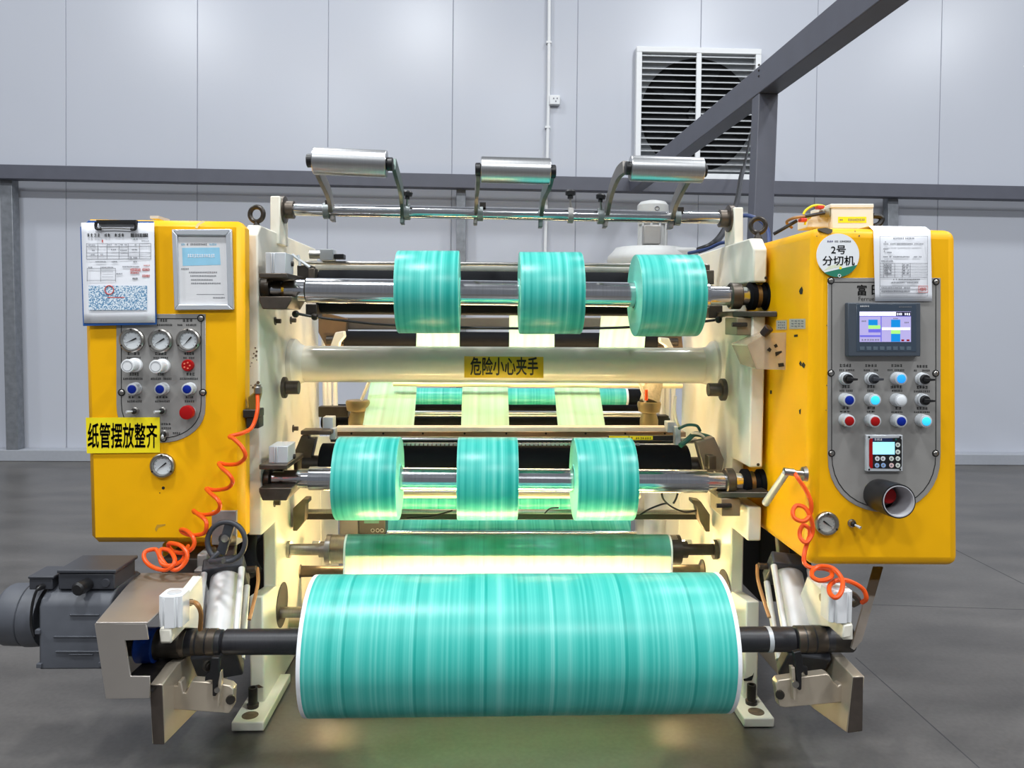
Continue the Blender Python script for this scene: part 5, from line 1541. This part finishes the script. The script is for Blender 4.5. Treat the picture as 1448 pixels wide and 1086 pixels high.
ARM = mat('arm_steel', (196, 184, 166), .3, .55, var=.04, scale=8)
ARMD = mat('arm_edge_brown', (84, 76, 70), .4, .6, var=.1)
def unwind_arm(label, sgn, X, poly, th, front, hook, hookY, name='shaft_support'):
    base = BX(*poly[0], X)
    t = thing(name, label, 'support', (X, base.y + .2, base.z), 'shaft supports')
    a = [BX(u, v, X) for u, v in poly]
    MB().prism(a, (sgn * th, 0, 0)).build('arm_plate', ARM, t, bev=.003)
    MB().plate(front, 2.19, .004).build('front_edge', ARMD, t, bev=.002)
    return t, a
XA = B(232, 1000, 2.2).x
ta, _ = unwind_arm('bright steel shaft support low beside the motor guard with a cradle plate inside', -1, XA, [(233, 1052), (230, 968), (252, 938), (300, 905), (340, 890), (342, 935), (300, 985), (272, 1012)], .036,
                   [(212, 968), (230, 968), (233, 1052), (217, 1052)], None, 2.28)
def prismY(pts, Y, d): return MB().prism([B(u, v, Y) for u, v in pts], (0, d, 0))
cr = prismY([(237, 970), (251, 970), (251, 964), (256, 964), (259, 980), (263, 980), (271, 963), (309, 966), (325, 970), (330, 975), (329, 1000), (324, 1009), (252, 1004), (237, 1004)], 2.27, .035).build('cradle', ARM, ta, bev=.003)
MB().lathe(B(326, 989, 2.268), (.5, -1, 0), [(0, .014), (.006, .013)], 14).build('pin', GUN, cr)
prismY([(309, 952), (312, 950), (313, 965), (309, 1000), (307, 1000), (308, 970)], 2.25, .02).build('catch_plate', ARM, ta, bev=.001)
lv = prismY([(298, 930), (310, 930), (310, 955), (306, 975), (305, 985), (300, 985), (300, 962), (295, 962), (289, 964), (290, 954), (296, 951)], 2.245, .018).build('lever', BLACK, ta, bev=.003)
MB().lathe(B(307, 975, 2.24), (.4, -1, 0), [(0, .008), (.006, .008)], 12).build('lever_pin', STEEL, lv)
MB().lathe(B(292, 941, 2.26), (1, -.5, 0), [(0, .015), (.008, .015), (.008, .008), (.012, .008)], 14).build('roller_pin', GUN, ta)
XB = B(1205, 1000, 2.2).x
tb_, _ = unwind_arm('bright steel shaft support low below the control cabinet with a cradle plate inside', 1, XB, [(1197, 1036), (1206, 957), (1172, 921), (1140, 905), (1075, 890), (1072, 922), (1108, 964), (1150, 1002)], .036,
                    [(1206, 957), (1220, 956), (1219, 1033), (1198, 1036)], None, 2.28)
cr = prismY([(1097, 967), (1101, 962), (1120, 959), (1168, 953), (1173, 955), (1180, 966), (1185, 971), (1190, 968), (1190, 957), (1206, 960), (1195, 993), (1110, 1001), (1102, 999)], 2.27, .035).build('cradle', ARM, tb_, bev=.003)
MB().lathe(B(1103, 982, 2.268), (-.5, -1, 0), [(0, .014), (.006, .013)], 14).build('pin', GUN, cr)
prismY([(1119, 944), (1124, 944), (1126, 975), (1125, 991), (1122, 990), (1121, 965)], 2.25, .02).build('catch_plate', ARM, tb_, bev=.001)
lv = prismY([(1122, 923), (1133, 920), (1137, 942), (1142, 943), (1143, 955), (1139, 956), (1138, 950), (1134, 952), (1134, 975), (1131, 977), (1127, 974), (1126, 944)], 2.245, .018).build('lever', BLACK, tb_, bev=.003)
MB().lathe(B(1125, 967, 2.24), (-.4, -1, 0), [(0, .010), (.006, .010)], 12).build('lever_pin', STEEL, lv)

# clamp plates with small white cylinders above the shaft ends
XW = B(243, 900, 2.2).x
cw = thing('shaft_clamp', 'cream clamp plate with a small white cylinder above the shaft beside the motor guard', 'clamp', BX(243, 909, XW), 'shaft clamps')
MB().prism([BX(u, v, XW) for u, v in ((242, 910), (241, 889), (258, 850), (286, 814), (288, 860), (284, 889), (262, 888))], (-.03, 0, 0)).build('clamp_plate', CREAM, cw, bev=.003)
MB().prism([B(224.5, 890, 2.19), B(242, 890, 2.19), B(242, 909, 2.19), B(226, 909, 2.19)], (0, .10, 0)).build('clamp_nose', CREAM, cw, bev=.004)
def white_cyl(parent, u0, u1, v0, v1, Y):
    a, b = B(u0, v1, Y), B(u1, v1, Y); ztop = B(u0, v0, Y).z
    w = b.x - a.x; d = w * 1.1
    x0, x1 = a.x, b.x
    oct_ = []
    cx_, cy_ = (x0 + x1) / 2, Y + d / 2
    def P2(x, y): return V((cx_ + x * w / 2, cy_ + y * d / 2, a.z))
    pts = [(-1, -.7), (-.8, -.85), (-.62, -.85), (-.55, -.75), (-.45, -1), (.45, -1), (.55, -.75), (.62, -.85), (.8, -.85), (1, -.7), (1, .7), (.8, 1), (-.8, 1), (-1, .7)]
    o = MB().prism([P2(x, y) for x, y in pts], (0, 0, ztop - a.z)).build('clamp_cylinder', WHITEP, parent, bev=.003)
    MB().lathe((cx_, cy_, ztop), (0, 0, 1), [(0, w * .3), (.002, w * .3), (.003, w * .26)], 24).build('end_cap', PLAST, o)
    return o
white_cyl(cw, 222.5, 256, 844, 889, 2.19)
MB().tube(spline([BX(267, 852, XW), B(277, 853, 2.24), B(284, 866, 2.25), B(283, 890, 2.3)]), .007, 8).build('air_tube', AMBER, cw)
MB().lathe(BX(267, 852, XW), (1, 0, 0), [(0, .01), (.01, .01)], 12).build('fitting', DSTEEL, cw)
XV = B(1193, 895, 2.2).x
cv_ = thing('shaft_clamp', 'cream clamp plate with a small white cylinder above the shaft below the control cabinet', 'clamp', BX(1193, 904, XV), 'shaft clamps')
MB().prism([BX(u, v, XV) for u, v in ((1192, 905), (1192, 884), (1172, 842), (1141, 816), (1128, 850), (1140, 884), (1172, 886))], (.03, 0, 0)).build('clamp_plate', CREAM, cv_, bev=.003)
MB().prism([B(1193, 884, 2.19), B(1206, 883, 2.19), B(1204, 901, 2.19), B(1191, 903, 2.19)], (0, .10, 0)).build('clamp_nose', CREAM, cv_, bev=.004)
white_cyl(cv_, 1174, 1207, 837, 882, 2.19)
for (u, v) in ((1161, 845), (1164, 862)):
    MB().lathe(BX(u, v, XV), (-1, 0, 0), [(0, .012), (.002, .012)], 14).build('slot', DSTEEL, cv_)

# pneumatic lift cylinders
def lift_cyl(label, A, Bp, sgn):
    A, Bp = V(A), V(Bp); ax = (Bp - A).normalized()
    t = thing('lift_cylinder', label, 'cylinder', Bp, 'lift cylinders')
    side_ = V((1, 0, 0)); side_ = (side_ - ax * side_.dot(ax)).normalized(); nn = ax.cross(side_).normalized()
    def sq(c, w): return [c - side_ * w - nn * w, c + side_ * w - nn * w, c + side_ * w + nn * w, c - side_ * w + nn * w]
    w = .066
    MB().loft(sq(A, w), sq(A + ax * .05, w)).build('head_cap', MOTORD, t, bev=.006)
    L = (Bp - A).length
    MB().cyl(A + ax * .05, Bp, .05, None, 36).build('barrel', mat('barrel_aluminium', (206, 206, 206), .5, .25, var=.03) if 'barrel_aluminium' not in MATS else MATS['barrel_aluminium'], t)
    for a, b in ((-1, -1), (1, -1), (1, 1), (-1, 1)):
        o = side_ * a * .06 + nn * b * .05
        MB().cyl(A + ax * .05 + o, Bp + o, .0105, None, 12).build('tie_rod', MATS['barrel_aluminium'], t)
    MB().loft(sq(Bp, w), sq(Bp + ax * .045, w)).build('end_cap', MOTORD, t, bev=.006)
    q = A + ax * .02 + side_ * (w * -sgn)
    MB().cyl(q, q - side_ * sgn * .035 + V((0, -.01, 0)), .011, None, 12).build('elbow_fitting', DSTEEL, t)
    MB().tube(spline([q - side_ * sgn * .035, q - side_ * sgn * .04 + ax * .06, q - side_ * sgn * .03 + ax * .14, q - side_ * sgn * .02 + ax * .2]), .006, 8).build('air_tube', AMBER, t)
    MB().prism([A + V((-.02, .0, .0)), A + V((.02, 0, 0)), A + V((.02, .03, .09)), A + V((-.02, .03, .09))], (0, .03, 0)).build('clevis', DSTEEL, t, bev=.004)
lift_cyl('silver pneumatic lift cylinder leaning beside the handwheel', B(321, 803, 2.66), B(309, 925, 2.40), -1)
lift_cyl('silver pneumatic lift cylinder leaning below the control cabinet', B(1111, 797, 2.66), B(1134, 925, 2.40), 1)

# handwheel with its arm
YHW = 2.50
hw = thing('handwheel', 'black handwheel ring under the corner of the pneumatic cabinet', 'handwheel', B(320, 797, YHW))
c = B(320, 766, YHW)
MB().torus(c, (.12, 1, -.08), 27.5 * S(YHW), 3.6 * S(YHW), 44, 12).build('rim', MOTORD, hw)
prismY([(318, 738), (331, 744), (318, 786), (305, 783)], YHW + .004, .016).build('spoke', MOTORD, hw, bev=.003)
MB().lathe(B(318.5, 761, YHW), (0, -1, 0), [(0, .012), (.006, .012), (.007, .008)], 18).build('hub_screw', STEEL, hw)
MB().cyl(B(318, 762, YHW + .02), B(330, 764, 2.72), .02, None, 16).build('axle', GUN, hw)
MB().tube([B(310, 781, YHW - .01), B(302, 788, YHW - .02), B(297, 794, YHW - .02)], .008, 10).build('crank', MOTORD, hw)
MB().cyl(B(298, 794, YHW - .02), B(316, 793, YHW - .06), .0085, None, 12).build('handle', MOTORD, hw)
# black hose beside the wheel, stays under the right cabinet
o = MB().tube(spline([B(352, 760, 2.85), B(350, 775, 2.8), B(352, 795, 2.76), B(360, 812, 2.74)]), .03, 12).build('suction_hose', RUBBER)
tag(o, 'fat black hose between the handwheel and the cream frame', 'hose')
SB = mat('stay_grey', (112, 108, 104), .4, .6)
o = MB().prism([B(1236, 802, 2.55), B(1249, 802, 2.55), B(1219, 906, 2.25), B(1208, 919, 2.22), B(1204, 917, 2.22)], (.0, .008, 0)).build('guard_stay', SB)
tag(o, 'grey sheet-metal stay running from under the control cabinet to the shaft end', 'bracket')

# orange coiled air hoses
def coil(center_pts, k, rs, n=16, phase=0.0, flat=(1, 1)):
    pass
def hose(label, pts, nozzle_fn):
    t = thing('air_hose', label, 'hose', pts[-1], 'orange coiled air hoses')
    MB().tube(spline(pts, 7), .0068, 9).build('hose', ORANGE, t)
    nozzle_fn(t)
    return t
H = lambda l: [B(u, v, y) for u, v, y in l]
ptsL = H([(364, 556, 2.66), (364, 580, 2.63), (357, 603, 2.61), (344, 612, 2.58), (325, 617, 2.57), (331, 621, 2.52), (342, 632, 2.50), (347, 645, 2.50), (338, 655, 2.53), (322, 657, 2.58), (310, 655, 2.60), (313, 661, 2.54), (324, 671, 2.50), (329, 681, 2.50), (322, 690, 2.53), (305, 693, 2.58), (292, 691, 2.60),
          (297, 697, 2.54), (308, 707, 2.50), (311, 717, 2.50), (304, 725, 2.52), (288, 728, 2.56), (276, 725, 2.59), (274, 722, 2.6), (280, 727, 2.55), (290, 735, 2.51), (292, 745, 2.50), (288, 754, 2.51), (272, 757, 2.54), (259, 753, 2.58), (256, 749, 2.59), (263, 750, 2.55), (272, 758, 2.51), (275, 768, 2.50), (270, 777, 2.50), (258, 782, 2.52), (244, 779, 2.54), (238, 772, 2.55),
          (241, 768, 2.53), (256, 772, 2.5), (265, 784, 2.48), (260, 798, 2.47), (248, 806, 2.46), (236, 800, 2.47), (226, 786, 2.49), (228, 777, 2.52), (240, 779, 2.52), (247, 790, 2.48), (244, 800, 2.46), (232, 806, 2.46), (214, 801, 2.48), (204, 790, 2.5), (206, 780, 2.52), (220, 777, 2.53), (225, 785, 2.5), (229, 797, 2.47), (240, 800, 2.46), (256, 794, 2.5), (262, 784, 2.54), (266, 772, 2.6)])
def noz1(t):
    MB().prism(H([(350, 562, 2.66), (361, 553, 2.66), (368, 556, 2.66), (362, 580, 2.66), (352, 584, 2.66)]), (0, .03, 0)).build('blow_gun', mat('gun_olive', (128, 104, 40), .4, .4), t, bev=.004)
    MB().boxpx(343, 579, 366, 591, 2.655, 2.72).build('gun_holder', GUN, t, bev=.004)
    MB().boxpx(348, 590, 366, 606, 2.66, 2.72).build('gun_holder', GUN, t, bev=.004)
    MB().lathe(B(365, 552, 2.66), (0, 0, 1), [(-.01, .014), (.01, .014), (.014, .01), (.02, .01)], 14).build('fitting', STEEL, t)
hose('orange coiled air hose trailing down the pneumatic cabinet to loops by the motor', ptsL, noz1)
ptsR = H([(1123, 668, 2.36), (1128, 676, 2.34), (1140, 694, 2.33), (1147, 712, 2.32), (1145, 728, 2.32), (1136, 737, 2.31), (1124, 733, 2.32), (1121, 724, 2.33), (1126, 715, 2.34), (1137, 717, 2.33), (1144, 727, 2.32), (1149, 742, 2.32), (1148, 756, 2.32), (1140, 767, 2.31), (1132, 761, 2.32), (1131, 751, 2.33), (1136, 743, 2.34), (1144, 748, 2.33), (1145, 758, 2.32), (1140, 772, 2.32), (1137, 786, 2.31), (1138, 797, 2.3), (1148, 803, 2.28), (1166, 804, 2.27), (1176, 809, 2.24), (1174, 817, 2.2), (1160, 821, 2.2), (1149, 816, 2.22), (1149, 807, 2.25), (1160, 801, 2.26), (1178, 804, 2.22), (1191, 820, 2.18), (1189, 838, 2.14), (1181, 845, 2.13), (1173, 838, 2.16), (1174, 827, 2.2), (1186, 820, 2.22), (1204, 823, 2.22), (1220, 833, 2.22), (1225, 846, 2.22), (1219, 852, 2.24)])
def noz2(t):
    MB().cyl(B(1112, 668, 2.36), B(1083, 711, 2.55), .011, .013, 14).build('wand', PLAST, t)
    MB().lathe(B(1113, 667, 2.36), (1, 0, -.1), [(-.01, .012), (.02, .012), (.022, .008), (.05, .008)], 14).build('fitting', STEEL, t)
    MB().lathe(B(1131, 670, 2.375), (1, -.1, 0), [(-.004, .008), (.006, .008), (.008, .022), (.02, .024)], 18).build('wall_flange', STEEL, t)
    MB().tube(spline(H([(1199, 838, 2.25), (1208, 842, 2.25), (1214, 850, 2.25), (1206, 855, 2.27)])), .009, 8).build('end_fitting', DSTEEL, t)
hose('orange air hose in loose loops down the side of the control cabinet', ptsR, noz2)
